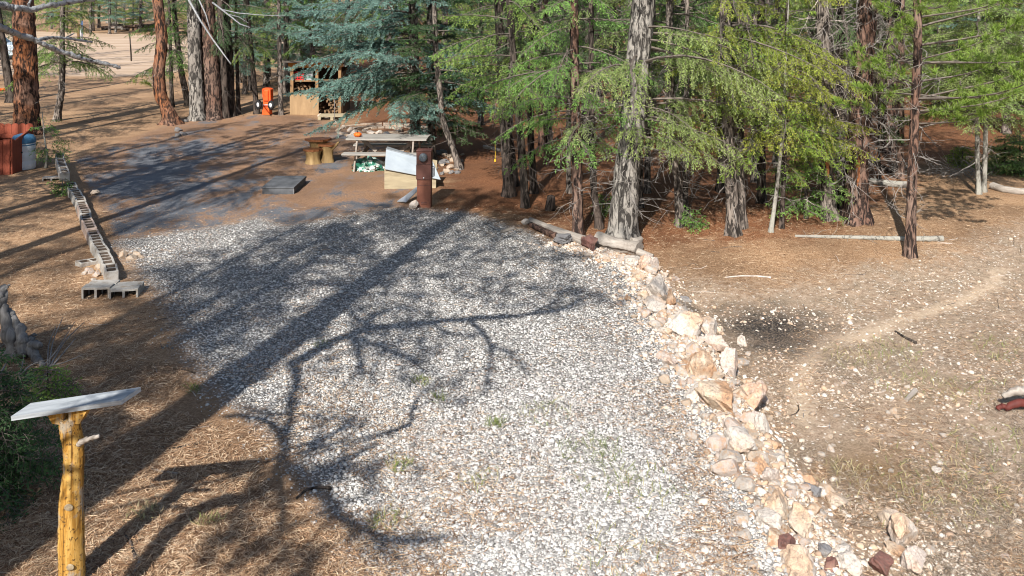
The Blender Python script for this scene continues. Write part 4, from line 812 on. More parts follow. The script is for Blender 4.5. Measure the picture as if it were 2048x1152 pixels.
# ------------------------------------------------------------------ cinder blocks
def mat_concrete(name, c, dirt=(.20, .15, .11)):
    t = NT(name); o = t.obj(); oi = t.n('ShaderNodeVectorMath', operation='ADD'); t.set(oi.inputs[0], o); cb = t.n('ShaderNodeCombineXYZ'); t.set(cb.inputs[0], t.math('MULTIPLY', t.rnd(), 19.0)); t.set(oi.inputs[1], cb.outputs[0]); o = oi.outputs[0]
    n = t.noise(o, 9, 5, .65); n2 = t.noise(o, 70, 3)
    cc = t.mix(t.math('MULTIPLY', n2, .4), c, tuple(x * .6 for x in c)); cc = t.mix(t.ramp(n, [(.48, 0.0), (.68, .7)]), cc, dirt)
    cc = t.hsv(cc, .5, 1, t.math('ADD', .85, t.math('MULTIPLY', t.rnd(), .25)))
    t.bump(n2, .6, .006); return t.col(cc, .92, .15)
M['block'] = mat_concrete('concrete_block', (.42, .40, .37)); M['block_pink'] = mat_concrete('concrete_block_pinkish', (.46, .36, .31), (.30, .20, .15))
M['block_in'] = mat_concrete('cavity_soil_and_shade', (.13, .10, .08), (.07, .05, .036))  # soil tone, darkened to put the holes' shade into their wall colour
def grid_solid(xs, ys, hole, h, mb, k=0.0):
    nxs, nys = len(xs) - 1, len(ys) - 1
    xs = np.array(xs); ys = np.array(ys)
    for i in range(len(xs) - 1):
        for j in range(len(ys) - 1):
            if (i, j) in hole: continue
            x0, x1, y0, y1 = xs[i], xs[i + 1], ys[j], ys[j + 1]
            c = [[x0, y0], [x1, y0], [x1, y1], [x0, y1]]; lo = [[*p, 0] for p in c]; hi = [[*p, h] for p in c]
            mb.add(hi, [[0, 1, 2, 3]]); mb.add(lo, [[3, 2, 1, 0]])
            for (di, dj, a, b) in [(0, -1, 0, 1), (1, 0, 1, 2), (0, 1, 2, 3), (-1, 0, 3, 0)]:
                ni, nj = i + di, j + dj
                if 0 <= ni < len(xs) - 1 and 0 <= nj < len(ys) - 1 and (ni, nj) not in hole: continue
                mb.add([lo[a], lo[b], hi[b], hi[a]], [[0, 1, 2, 3]], mi=1 if (ni, nj) in hole else 0)
def block_mesh(nm, mat):
    mb = MB(); grid_solid([-.195, -.165, -.018, .018, .165, .195], [-.095, -.062, .062, .095], {(1, 1), (3, 1)}, .19, mb)
    me = mb.mesh(nm, [mat, M['block_in']], attrs=False)
    bm = bmesh.new(); bm.from_mesh(me); bmesh.ops.remove_doubles(bm, verts=bm.verts, dist=1e-5); bm.to_mesh(me); bm.free()
    return me
BL = block_mesh('cinder_block', M['block']); BLp = block_mesh('cinder_block', M['block_pink'])
def bevel(o, w=.006, seg=2):
    m = o.modifiers.new('edge', 'BEVEL'); m.width = w; m.segments = seg; m.limit_method = 'ANGLE'; m.angle_limit = math.radians(40); return o
def block(me, loc, rot, label, group=None):
    o = bpy.data.objects.new('cinder_block', me); COL.objects.link(o); o.location = loc; o.rotation_euler = rot; bevel(o, .005); return tag(o, label, 'cinder block', group)
row_px = [(223, 542), (219.6, 530.5), (214.5, 516), (211, 509.7), (203.4, 496.8), (196.8, 486.5), (187.9, 468), (178.5, 447.6), (173.3, 437.2), (168.5, 417.8), (163, 405), (156.4, 392), (151.8, 382.8), (147, 375.4), (142, 367), (138, 361)]
RP = np.array([flat(x, y, .17) for x, y in row_px]); seg = np.concatenate([[0], np.cumsum(np.linalg.norm(np.diff(RP[:, :2], axis=0), axis=1))])
nb_ = int(seg[-1] / .405)
pink = {6, 7, 8, 11}
for i in range(nb_):
    sv = [np.array([np.interp(s, seg, RP[:, 0]), np.interp(s, seg, RP[:, 1])]) for s in (i * .405, i * .405 + .4)]
    c = (sv[0] + sv[1]) / 2; d = sv[1] - sv[0]; a = math.atan2(d[1], d[0])
    lab = ('grey cinder block with rough face at the near end of the long block row' if i == 0 else 'grey cinder block at the far bend where the long row meets the raised blocks' if i == nb_ - 1 else
           'pinkish cinder block in the middle of the long curved row' if i in pink else 'grey cinder block laid end to end in the long curved row')
    o = block(BLp if i in pink else BL, (c[0] + random.uniform(-.012, .012), c[1], gz(c[0], c[1]) - .022 + random.uniform(-.008, .008)), (random.uniform(-.02, .02), random.uniform(-.02, .02), a + random.uniform(-.025, .025)), lab, None if i in (0, nb_ - 1) else 'pinkish blocks of the long row' if i in pink else 'grey blocks of the long row')
up_px = [(130, 347), (127, 338), (123, 327), (120, 317), (119, 306)]
UP = np.array([flat(x, y, .30) for x, y in up_px]); seg = np.concatenate([[0], np.cumsum(np.linalg.norm(np.diff(UP[:, :2], axis=0), axis=1))])
for i in range(int(seg[-1] / .405)):
    sv = [np.array([np.interp(s, seg, UP[:, 0]), np.interp(s, seg, UP[:, 1])]) for s in (i * .405, i * .405 + .4)]; c = (sv[0] + sv[1]) / 2; d = sv[1] - sv[0]
    block(BL, (c[0], c[1], gz(c[0], c[1]) + .12), (0, 0, math.atan2(d[1], d[0]) + random.uniform(-.03, .03)), 'cinder block standing tall at the front of the raised short row' if i == 0 else 'cinder block in the raised short row by the little pine', None if i == 0 else 'blocks of the raised short row')
p = at(108, 358); block(BL, (p[0], p[1], p[2] - .02), (math.radians(90), 0, math.radians(8)), 'half buried cinder block lying left of the raised short row')
# two pairs lying on their sides at the near end, openings to the viewer
for px, py, rz, names in [(191, 597, 4, ('pale cinder block with two dark openings facing the viewer, left of the front pair', 'cinder block lying behind the left front block')), (247, 597, 11, ('sunken cinder block with half buried openings, right of the front pair', 'cinder block lying behind the right front block, against the row end'))]:
    p = at(px, py); a = math.radians(rz); n = np.array([-math.sin(a), math.cos(a), 0])
    dz = -.035 if px < 200 else -.06
    block(BL, p + n * 0.0 + np.array([0, 0, .095 + dz]) + n * .19, (math.radians(90), 0, a), names[0])
    block(BL, p + n * .395 + np.array([.01, 0, .085 + dz]), (math.radians(90), math.radians(1.5), a + .03), names[1])
p = at(178, 528); o = block(BL, (p[0], p[1], p[2] - .13), (.05, .08, .9), 'cinder block buried almost to its top left of the row')

# ------------------------------------------------------------------ rocks
def mat_rock(name, a, b, stain, amt=.5, dark=(.10, .08, .07)):
    t = NT(name); o = t.obj(); oi = t.n('ShaderNodeVectorMath', operation='ADD'); t.set(oi.inputs[0], o); cb = t.n('ShaderNodeCombineXYZ')
    for q in range(3): t.set(cb.inputs[q], t.math('MULTIPLY', t.rnd(), 31.0 + q * 11))
    t.set(oi.inputs[1], cb.outputs[0]); o = oi.outputs[0]
    n = t.noise(o, 4, 5, .65, .6); n2 = t.noise(o, 2.2, 4, .6); n3 = t.noise(o, 24, 5, .7)
    c = t.mix(t.noise(o, 15, 5, .7), t.mix(n, a, b), tuple(x * .8 for x in b)); c = t.mix(t.ramp(n2, [(.60 - amt * .3, 0.0), (.70 - amt * .25, .9)]), c, stain); c = t.mix(t.ramp(n3, [(.52, 0.0), (.72, .75)]), c, dark)
    c = t.mix(t.ramp(t.noise(o, 9, 4, .6, 2), [(.47, 0.0), (.5, .5), (.53, 0.0)]), c, dark)
    t.bump(t.math('MULTIPLY_ADD', n3, .5, n), .8, .02); return t.col(c, .88, .2)
M['rock_white'] = mat_rock('limestone_white', (.66, .61, .55), (.48, .42, .37), (.50, .35, .24), .35)
M['rock_pink'] = mat_rock('limestone_pinkish', (.64, .56, .50), (.48, .40, .35), (.52, .33, .22), .35)
M['rock_orange'] = mat_rock('limestone_orange', (.50, .35, .23), (.62, .51, .40), (.40, .23, .13), .55)
M['rock_tan'] = mat_rock('limestone_tan', (.60, .50, .40), (.46, .37, .29), (.48, .33, .22), .35)
M['rock_grey'] = mat_rock('stone_grey', (.26, .25, .25), (.15, .15, .16), (.30, .27, .24), .3)
M['rock_red'] = mat_rock('stone_red', (.22, .10, .08), (.14, .07, .06), (.28, .17, .13), .3)
def rock_mesh(rng, size, sub=4, cuts=20, rough=.11, nm='rock'):
    v, f = {1: ICO1, 2: ICO2, 3: ICO3, 4: ICO4}[sub]; v = v.copy()
    for _ in range(cuts):
        n = norm(rng.normal(0, 1, 3)); d = rng.uniform(.42, .85); x = v @ n - d; v -= np.clip(x, 0, None)[:, None] * n * .96
    q = v * 3.1 + rng.uniform(0, 50); nz = vnoise(q[:, 0] + q[:, 2] * .7, q[:, 1] + q[:, 2] * .5, 3) + .5 * vnoise(q[:, 0] * 2.3 + q[:, 2], q[:, 1] * 2.3 - q[:, 2], 4) + .3 * vnoise(q[:, 0] * 5.3 + q[:, 2] * 3, q[:, 1] * 5.3 - q[:, 2] * 4, 5)
    v *= (1 + rough * 2.4 * (nz - .9))[:, None]
    v = v / np.abs(v).max(0) * np.array(size)
    mb = MB(); mb.add(v, f); return mb
def rock(px, py, w, h, mat, label, group=None, depth=None, sink=.25, rz=None, seed=None, sub=4, name='rock', cat='rock', zoff=0.0, cuts=13):
    """px,py = middle of the stone's foot in the photo, w/h its size there in pixels"""
    rng = np.random.default_rng(seed if seed is not None else int(px * 7 + py * 13)); p = at(px, py); s = F / p[1]
    W_, H_ = w / s / 2, h / s / 2 * 1.0; D_ = depth if depth else W_ * rng.uniform(.75, 1.1)
    mb = rock_mesh(rng, (W_, D_, H_ / (1 - sink * .5)), sub, cuts); o = mb.obj(name, M[mat], smooth=False)
    o.location = (p[0], p[1] + D_ * .4, p[2] + H_ * (1 - sink) + zoff); o.rotation_euler = (rng.uniform(-.15, .15), rng.uniform(-.15, .15), rng.uniform(-.5, .5) if rz is None else rz)
    return tag(o, label, cat, group)
BIG = [
    (1262, 532, 44, 24, 'rock_white', 'low white stone between the grey driftwood and the top of the rock border'),
    (1298, 540, 44, 46, 'rock_pink', 'pinkish boulder at the top of the rock border beside the driftwood end'),
    (1278, 560, 32, 22, 'rock_white', 'small white stone just below the pinkish top boulder'),
    (1316, 592, 58, 62, 'rock_white', 'round-backed white boulder with a dark brown broken side, second from the driftwood'),
    (1340, 612, 26, 46, 'rock_orange', 'brown broken stone on the outer side of the round-backed white boulder'),
    (1292, 598, 24, 20, 'rock_orange', 'small orange stone on the gravel side of the round-backed boulder'),
    (1312, 622, 52, 30, 'rock_white', 'flat pale stone below the round-backed boulder'),
    (1368, 668, 76, 60, 'rock_white', 'broad white boulder with yellowish lichen in the upper rock border'),
    (1420, 668, 58, 44, 'rock_white', 'white boulder with a dark crack on the outer side of the border'),
    (1428, 700, 60, 40, 'rock_pink', 'long pale stone leaning outwards over the burnt ground'),
    (1333, 668, 26, 18, 'rock_white', 'clean white cobble on the gravel side of the broad white boulder'),
    (1408, 760, 80, 72, 'rock_orange', 'tall orange boulder with a white upper edge in the middle of the border'),
    (1462, 752, 40, 70, 'rock_pink', 'grey-pink slab leaning outside the tall orange boulder'),
    (1335, 730, 44, 30, 'rock_pink', 'pale orange wedge lying in the gravel inside the tall orange boulder'),
    (1446, 822, 104, 62, 'rock_orange', 'large tilted slab with an orange face and white rim'),
    (1505, 815, 76, 52, 'rock_pink', 'rough pinkish-white boulder outside the large tilted slab'),
    (1395, 800, 50, 28, 'rock_white', 'white flat stone at the upper end of the large tilted slab'),
    (1524, 865, 34, 58, 'rock_white', 'upright white wedge below the rough pinkish boulder'),
    (1498, 868, 30, 34, 'rock_orange', 'orange stone in the gap under the large tilted slab'),
    (1462, 856, 34, 34, 'rock_pink', 'pale rounded stone left of the dark gap under the tilted slab'),
    (1482, 905, 86, 46, 'rock_white', 'bright white flat boulder below the dark gap'),
    (1549, 899, 34, 22, 'rock_orange', 'rounded ochre cobble outside the border, lying free'),
    (1522, 945, 40, 36, 'rock_orange', 'rusty orange stone in the lower rock border'),
    (1560, 930, 40, 30, 'rock_white', 'hooked white stone beside the ochre cobble'),
    (1548, 965, 44, 36, 'rock_pink', 'pale pink stone above the tan slab'),
    (1560, 1030, 72, 62, 'rock_tan', 'big tan slab in the lower rock border'),
    (1545, 1058, 56, 34, 'rock_white', 'white tongue-shaped stone at the foot of the tan slab'),
    (1602, 1068, 60, 60, 'rock_tan', 'pale tan boulder below the big tan slab'),
    (1617, 967, 32, 20, 'rock_orange', 'yellow-orange cobble on the bare soil'),
    (1646, 994, 30, 26, 'rock_white', 'angular white stone next to the yellow-orange cobble'),
    (1625, 988, 40, 24, 'rock_grey', 'grey speckled stone left of the angular white stone'),
    (1578, 1100, 40, 34, 'rock_red', 'flat red-brown stone near the bottom of the border'),
    (1652, 1113, 32, 26, 'rock_grey', 'dark grey cobble near the bottom of the border'),
    (1764, 1148, 54, 46, 'rock_red', 'dark red boulder at the bottom edge'),
    (1812, 1092, 76, 76, 'rock_white', 'tall white boulder with an arched top near the bottom right'),
    (1838, 1150, 60, 66, 'rock_pink', 'pale pink boulder leaning below the arched white boulder'),
    (1778, 1052, 40, 44, 'rock_tan', 'tan stone leaning against the arched white boulder'),
    (1790, 1108, 44, 26, 'rock_orange', 'orange flat stone between the red and the white boulder'),
    (1604, 1150, 84, 46, 'rock_white', 'broad white stone cut by the bottom edge'),
    (1700, 1150, 62, 40, 'rock_white', 'pale block beside the dark red boulder'),
    (1690, 1116, 44, 26, 'rock_white', 'cream stone above the pale block at the bottom'),
    (1665, 1140, 34, 30, 'rock_red', 'small red-brown stone between two pale blocks'),
    (1487, 690, 22, 26, 'rock_white', 'pointed white stone standing alone beside the burnt patch'),
    (1372, 603, 26, 14, 'rock_grey', 'flat grey stone outside the brown broken stone'),
    (1442, 664, 20, 16, 'rock_orange', 'small ochre stone on the outer edge by the cracked white boulder'),
    (1680, 1010, 50, 24, 'rock_tan', 'brown flat slab lying on the bare soil'),
    (1181, 502, 36, 28, 'rock_red', 'red-brown boulder wedged between the log ends'),
    (1126, 488, 42, 18, 'rock_grey', 'flat pale grey stone on the gravel edge before the log'),
    (1102, 470, 16, 9, 'rock_grey', 'small blue-grey stone left of the flat pale grey stone'),
    (1049, 449, 18, 14, 'rock_white', 'rounded white stone at the far end of the log border'),
    (1158, 486, 12, 9, 'rock_white', 'white pebble-sized stone right of the flat pale grey stone'),
    (827, 418, 20, 17, 'rock_white', 'crusty white lump at the foot of the meter pedestal'),
    (188, 391, 22, 11, 'rock_tan', 'tan stone on the asphalt corner beside the block row'),
    (1735, 862, 16, 10, 'rock_white', 'lone white stone on the soil left of the bleached wood'),
    (1878, 948, 26, 14, 'rock_white', 'larger flat white stone on the stony right-hand soil'),
    (1880, 930, 18, 12, 'rock_white', 'white stone just above the larger flat white one'),
]
for b in BIG: rock(b[0], b[1], b[2] * (1.0 if b[2] < 60 else .9), b[3] * (.82 if b[0] > 1250 else 1.05), *b[4:], sink=.5 if b[0] > 1250 and b[0] < 1700 else .25, depth=None if b[2] < 36 else b[2] / (F / at(b[0], b[1])[1]) * .62)
wl = WALL[::-1]
# small stones packed along the border
rng = np.random.default_rng(5); wl_seg = np.concatenate([[0], np.cumsum(np.linalg.norm(np.diff(WALL, axis=0), axis=1))])
protoR = {m: [rock_mesh(rng, (1, rng.uniform(.7, 1), rng.uniform(.5, .8)), 2, 12, .04).mesh('border_stone', M[m], attrs=False) for _ in range(5)] for m in ('rock_white', 'rock_pink', 'rock_orange', 'rock_tan', 'rock_grey')}
def small_rock(x, y, s, m, name, label, group):
    o = bpy.data.objects.new(name, random.choice(protoR[m])); COL.objects.link(o); o.location = (x, y, gz(x, y) + s * .25); o.scale = (s, s, s); o.rotation_euler = (random.uniform(-.4, .4), random.uniform(-.4, .4), random.uniform(0, 6.28))
    return tag(o, label, 'stone', group)
for i in range(385):
    s = rng.uniform(0, wl_seg[-1] * .93); x = np.interp(s, wl_seg, WALL[:, 0]); y = np.interp(s, wl_seg, WALL[:, 1])
    if y < 6.5 or y > 15.8: continue
    off = rng.normal(-.04, .26); m = rng.choice(['rock_white', 'rock_pink', 'rock_orange', 'rock_tan'], p=[.5, .22, .13, .15])
    lab = {'rock_white': 'small white stone packed among the border boulders', 'rock_pink': 'small pinkish stone packed among the border boulders', 'rock_orange': 'small orange stone packed among the border boulders', 'rock_tan': 'small tan stone packed among the border boulders'}[m]
    small_rock(x + off, y + rng.normal(0, .1), rng.lognormal(math.log(.052), .42) * (1.15 if y < 10 else 1), m, 'border_stone', lab, lab.replace('stone', 'stones'))
for i in range(105):
    px = rng.uniform(1480, 2048); py = rng.uniform(690, 1150); p = at(px, py)
    if ldist(np.array([p[:2]]), WALL)[0][0] < .35 or ldist(np.array([p[:2]]), WALL)[1][0] < 0: continue
    m = rng.choice(['rock_white', 'rock_pink', 'rock_tan', 'rock_orange'], p=[.6, .15, .15, .1]); lab = {'rock_white': 'small white stone scattered on the dry right-hand soil', 'rock_pink': 'small pinkish stone scattered on the dry right-hand soil', 'rock_tan': 'small tan stone scattered on the dry right-hand soil', 'rock_orange': 'small orange stone scattered on the dry right-hand soil'}[m]
    small_rock(p[0], p[1], rng.lognormal(math.log(.030), .35), m, 'field_stone', lab, lab.replace('small', '').strip().replace('stone ', 'stones ', 1))
for i in range(26):
    px, py = rng.uniform(872, 930), rng.uniform(305, 352); p = at(px, py); small_rock(p[0], p[1], rng.uniform(.06, .13), rng.choice(['rock_grey', 'rock_tan']), 'rubble_stone', 'loose rubble stone heaped round the leaning grey trunk', 'rubble round the leaning trunk')
for px, py, s in [(700, 262, .16), (708, 270, .2), (697, 274, .12), (716, 268, .14), (688, 255, .12), (758, 270, .2), (775, 273, .18), (790, 279, .16), (742, 268, .15), (640, 232, .13), (655, 238, .12), (672, 247, .12)]:
    p = at(px, py); small_rock(p[0], p[1], s, 'rock_white', 'edging_stone', 'white stone edging the far right rim of the asphalt pad', 'white stones edging the asphalt pad')
for px, py, s in [(358, 262, .13), (362, 268, .12), (355, 272, .11), (368, 270, .09), (372, 244, .10)]:
    p = at(px, py); small_rock(p[0], p[1], s, 'rock_grey', 'edging_stone', 'grey stone heaped at the foot of the crooked orange pine', 'grey stones by the crooked pine')
for px, py, s, m in [(180, 545, .10, 'rock_pink'), (192, 552, .09, 'rock_pink'), (170, 548, .07, 'rock_white'), (200, 538, .08, 'rock_tan'), (186, 562, .06, 'rock_white'), (263, 518, .10, 'rock_tan'), (272, 512, .09, 'rock_tan'), (245, 514, .10, 'rock_tan'), (283, 516, .06, 'rock_red')]:
    p = at(px, py)
    if m == 'rock_red': m = 'rock_tan'
    small_rock(p[0], p[1], s, m, 'loose_stone', 'loose stone lying beside the near end of the block row', 'loose stones by the block row')
# ring of stones laid in circles beyond the picnic table
t = thing('stone_circle', 'concentric rings of small buff stones laid flat on the ground behind the picnic table', 'stone circle', at(765, 262))
c0 = np.array(t.location)
for rad in (.55, .95, 1.35):
    mb = MB(); n = int(rad * 26)
    for i in range(n):
        a = i / n * 6.283; mb.box((math.cos(a) * rad, math.sin(a) * rad, .02 + random.uniform(-.006, .006)), (.20, .12, .08), a + 1.57 + random.uniform(-.1, .1))
    o = mb.obj('stone_ring', M['rock_tan'], t)

# ------------------------------------------------------------------ logs and sticks
def log(name, label, pts, r0, r1, mat='drift', cat='log', lift=1.0, k=14, seed=1, knob=.07, stubs=0, group=None, end=None, n=8):
    rng = np.random.default_rng(seed); P = np.array([at(a, b) for a, b in pts]); rr = np.linspace(r0, r1, len(P)); P[:, 2] += rr * .75 * lift
    c = P.mean(0); c[2] = gz(c[0], c[1]); d = P[-1] - P[0]; ang = math.atan2(d[1], d[0])
    Rm_ = np.array([[math.cos(-ang), -math.sin(-ang), 0], [math.sin(-ang), math.cos(-ang), 0], [0, 0, 1]])
    Q = smooth_path((P - c) @ Rm_.T, n); m = len(Q); r = np.linspace(r0, r1, m); mb = MB()
    T_ = norm(np.gradient(Q, axis=0)); A = norm(np.cross(T_, np.array([0, 0, 1.]))); B = np.cross(T_, A); th = np.arange(k) * 2 * np.pi / k
    rid = rng.normal(0, knob, k)[None] + rng.normal(0, knob * .5, (m, k)); RR = r[:, None] * (1 + rid)
    if end: RR *= (1 + end * np.exp(-((np.arange(m)[::-1]) / (m * .12))))[:, None]
    V = Q[:, None] + RR[..., None] * (np.cos(th)[None, :, None] * A[:, None] + np.sin(th)[None, :, None] * B[:, None]); i = np.arange(m - 1)[:, None] * k; j = np.arange(k)[None]; j2 = (j + 1) % k
    mb.add(V.reshape(-1, 3), np.stack([i + j, i + k + j, i + k + j2, i + j2], -1).reshape(-1, 4)); mb.add(V[0], [list(range(k))]); mb.add(V[-1], [list(range(k))[::-1]])
    if stubs:
        idx = rng.integers(1, m - 1, stubs); D = norm(rng.normal(0, .7, (stubs, 3)) + T_[idx] * .3); L = rng.uniform(.06, .38, stubs); p = Q[idx]
        mb.tubes(np.stack([p, p + D * (L * .5)[:, None], p + norm(D + rng.normal(0, .3, D.shape)) * L[:, None]], 1), np.stack([np.full(stubs, r0 * .18), np.full(stubs, r0 * .14), np.full(stubs, r0 * .06)], 1), 5)
    o = mb.obj(name, M[mat], smooth=True); o.location = c; o.rotation_euler = (0, 0, ang); return tag(o, label, cat, group)
log('driftwood_log', 'weathered grey driftwood log with a knobbed end at the top of the rock border', [(1192, 492), (1225, 500), (1255, 504), (1278, 508)], .15, .10, seed=3, k=18, knob=.12, end=.5)
log('driftwood_branch', 'short grey branch stub forking up from the driftwood knob', [(1262, 502), (1272, 500), (1281, 492)], .07, .05, seed=4, lift=3)
log('driftwood_log', 'thin grey tail of driftwood running down to the rocks', [(1270, 508), (1290, 514), (1306, 517)], .07, .04, seed=6)
log('fallen_log', 'thin weathered log edging the gravel left of the red-brown boulder', [(1060, 446), (1095, 462), (1130, 476), (1168, 490)], .06, .09, 'drift', seed=5)
log('fallen_log', 'reddish rotten log lying between the white far stone and the flat grey stone', [(1062, 454), (1085, 466), (1112, 478)], .05, .06, 'bark_brown', seed=8)
log('fallen_tree', 'thin grey fallen tree with twig stubs on the needles behind the slender young pine', [(1590, 474), (1650, 476), (1740, 479), (1820, 482), (1886, 482)], .022, .052, 'bark_pale', seed=7, stubs=46)
log('fallen_log', 'pale fallen log behind the biggest pine', [(1740, 367), (1780, 373), (1822, 376)], .07, .08, 'bark_pale', seed=9, stubs=4)
log('fallen_log', 'white bleached log at the right edge near the twin saplings', [(1985, 378), (2005, 384), (2030, 388), (2075, 389)], .09, .07, 'drift', seed=10)
log('fallen_branch', 'dark leaning branch fallen towards the brown trunk further back', [(1738, 320), (1760, 340), (1792, 356)], .04, .05, 'bark_dark', seed=12, lift=3)
log('fallen_branch', 'grey plank-like branch on the forest floor left of the dark trio', [(968, 296), (985, 300), (1006, 306)], .05, .05, 'drift', seed=13)
log('stick', 'long white bare stick on the brown needles', [(1450, 556), (1485, 553), (1515, 554), (1542, 557)], .010, .016, 'twig_pale', 'stick', seed=14)
log('stick', 'dark charred stick on the dry grass', [(1790, 664), (1812, 678), (1832, 688)], .012, .020, 'bark_dark', 'stick', seed=15)
log('stick', 'stubby grey broken stick in the dry grass', [(1812, 803), (1822, 794), (1830, 786)], .022, .035, 'drift', 'stick', seed=16)
log('stick', 'thin dark curved stick by the ochre cobble', [(1580, 832), (1592, 828), (1598, 820), (1596, 812)], .006, .008, 'bark_dark', 'stick', seed=17)
log('stick', 'black arching stick in the shadow of the crooked pine', [(592, 1000), (612, 984), (640, 980), (662, 983)], .007, .013, 'bark_dark', 'stick', seed=18, lift=3)
log('stick', 'dark twig on the shaded gravel near the left', [(345, 736), (370, 741), (390, 747)], .006, .010, 'bark_dark', 'stick', seed=19)
log('stick', 'grey twig on the sunlit needles right of the yellow post', [(302, 940), (330, 945), (354, 949)], .007, .011, 'drift', 'stick', seed=20)
log('stick', 'curved dark stick rising from the needles beside the yellow post', [(248, 1070), (262, 1090), (270, 1120)], .008, .014, 'bark_dark', 'stick', seed=21, lift=2)
log('stick', 'short pale stick below the curved dark stick', [(264, 1152), (272, 1140), (278, 1128)], .010, .014, 'drift', 'stick', seed=22)
log('stick', 'forked dark twig along the edge of the big shadow', [(310, 894), (350, 898), (400, 888)], .008, .012, 'bark_dark', 'stick', seed=23, stubs=4)
log('plank_offcut', 'small flat grey board lying on the gravel edge', [(1003, 466), (1014, 463), (1026, 460)], .035, .035, 'drift', 'board', seed=24)
rng = np.random.default_rng(77)
for i in range(60):
    px, py = (rng.uniform(1330, 2040), rng.uniform(470, 640)) if i < 26 else (rng.uniform(1500, 2040), rng.uniform(640, 1120)) if i < 44 else (rng.uniform(60, 420), rng.uniform(640, 1120))
    a = rng.uniform(-.5, .5) + (0 if rng.random() < .6 else 1.2); L = rng.uniform(16, 46); d = np.array([math.cos(a), math.sin(a) * .5]) * L
    zone_ = 'sunny needles below the right-hand trees' if i < 26 else 'stony dry soil on the right' if i < 44 else 'shaded needles around the yellow post'
    log('twig', 'thin bare twig lying on the ' + zone_, [(px, py), (px + d[0] * .5, py + d[1] * .5 + rng.normal(0, 2)), (px + d[0], py + d[1])], .003, .006, rng.choice(['twig', 'twig_dark', 'twig_pale']), 'twig', seed=300 + i, k=5, stubs=2 if rng.random() < .4 else 0, group='twigs on the ' + zone_, n=3)
log('stump', 'low black burnt stump in the wood behind the log border', [(1100, 420), (1100.5, 420.5)], .09, .08, 'bark_dark', 'stump', seed=25)
o = bpy.data.objects['stump']; me = MB(); me.lathe([(.11, -.05), (.10, .08), (.085, .2), (.08, .27), (.05, .29)], 12); o.data = me.mesh('stump', M['bark_dark'], True, False); o.location = at(1100, 420); o.rotation_euler = (.05, .08, 0)
# weathered root stump at the left edge
t = thing('root_stump', 'weathered grey splintered root stump at the left photo edge', 'stump', at(22, 716)); mb = MB(); rng = np.random.default_rng(31); c0 = np.array(t.location); s = F / c0[1]
def P2(x, y, d): return onplane(x, y, c0[1] + d) - c0
for pts, ra, rb in [([(-40, 700, .1), (-20, 640, .05), (0, 600, 0), (2, 575, 0)], .16, .05), ([(30, 715, 0), (18, 670, 0), (6, 620, 0), (0, 590, 0)], .085, .04), ([(46, 712, -.1), (44, 672, 0), (30, 640, .05), (16, 618, .1)], .075, .035), ([(78, 728, -.2), (66, 705, -.1), (52, 690, 0), (40, 668, .05)], .05, .05), ([(82, 692, -.15), (70, 688, -.1), (56, 690, 0)], .03, .045), ([(-30, 725, -.2), (0, 720, -.1), (20, 708, 0), (36, 690, 0)], .08, .06), ([(4, 600, 0), (10, 576, 0), (19, 569, .05)], .03, .012), ([(90, 735, -.3), (74, 720, -.15), (60, 700, 0)], .03, .04), ([(60, 684, 0), (64, 672, .05), (72, 668, .08)], .04, .015)]:
    rough_limb(mb, np.array([P2(*q) for q in pts]), ra, rb, 11, rng, 6, .16)
mb.obj('root', M['driftz'], t, smooth=True)
for lab, base, fan in [('tangle of pale bare twigs lying below the root stump', (100, 738), [((45, 762), (100, 738), (150, 662)), ((100, 738), (125, 700), (170, 662)), ((105, 735), (140, 705), (152, 695)), ((98, 738), (104, 700), (126, 652)), ((95, 738), (96, 705), (112, 672)), ((105, 736), (135, 738), (165, 730)), ((36, 760), (48, 735), (44, 690)), ((50, 700), (44, 688), (30, 680)), ((36, 760), (60, 745), (95, 740)), ((100, 742), (118, 760), (126, 772)), ((0, 752), (20, 730), (48, 700)), ((3, 696), (22, 688), (40, 670)), ((118, 756), (126, 765), (116, 785))])]:
    t = thing('twig_pile', lab, 'twigs', at(*base)); c0 = np.array(t.location); mb = MB(); rng = np.random.default_rng(8)
    for f3 in fan:
        P = np.array([at(a, b) for a, b in f3]) - c0; P[:, 2] += [.02, .09, .12]; rough_limb(mb, P, .011, .004, 5, rng, 4, .05)
    mb.obj('twig', M['twig'], t, smooth=True)
t = thing('twig_pile', 'heap of grey dead twigs beyond the slender young pine', 'twigs', at(1870, 352)); mb = MB(); rng = np.random.default_rng(9)
add_dead(mb, lambda z: np.stack([z * .8 - 1.2, z * 0 + .1, z * 0 + .06], -1), 0, 0, 3.0, 60, rng, .9, .010, curl=.5, droop=.0); mb.obj('twig', M['twig'], t)

# ------------------------------------------------------------------ sign post
M['post'] = None
def mat_post():
    t = NT('peeled_varnished_log'); o = t.obj(); n = t.noise(t.map(o, (26, 26, 1.6)), 1, 6, .65, .9); n2 = t.noise(t.map(o, (8, 8, 4)), 1, 4, .6); n3 = t.noise(o, 45, 3)
    c = t.ramp(n, [(.36, (.12, .06, .016)), (.46, (.34, .17, .030)), (.7, (.54, .35, .11))])
    c = t.mix(t.ramp(n2, [(.54, 0.0), (.62, .85)]), c, t.mix(n3, (.13, .11, .09), (.42, .38, .31)))
    c = t.mix(t.ramp(n3, [(.57, 0.0), (.66, .85)]), c, (.05, .026, .012)); t.bump(t.math('MULTIPLY_ADD', n3, .4, n), .7, .01); return t.col(c, .75, .2)
M['post'] = mat_post(); M['knot'] = mat_simple('grey_knot_wood', (.36, .29, .19), (.16, .12, .08), 30, .8, .2, .3); M['board'] = mat_wood('grey_board', (.52, .55, .58), (.20, .22, .24), 0, .75, 20)
b = at(143, 1166); t = thing('sign_post', 'yellow varnished log post topped by a tilted weathered grey board', 'sign post', b); Yp = b[1]; s = F / Yp
rng = np.random.default_rng(3)
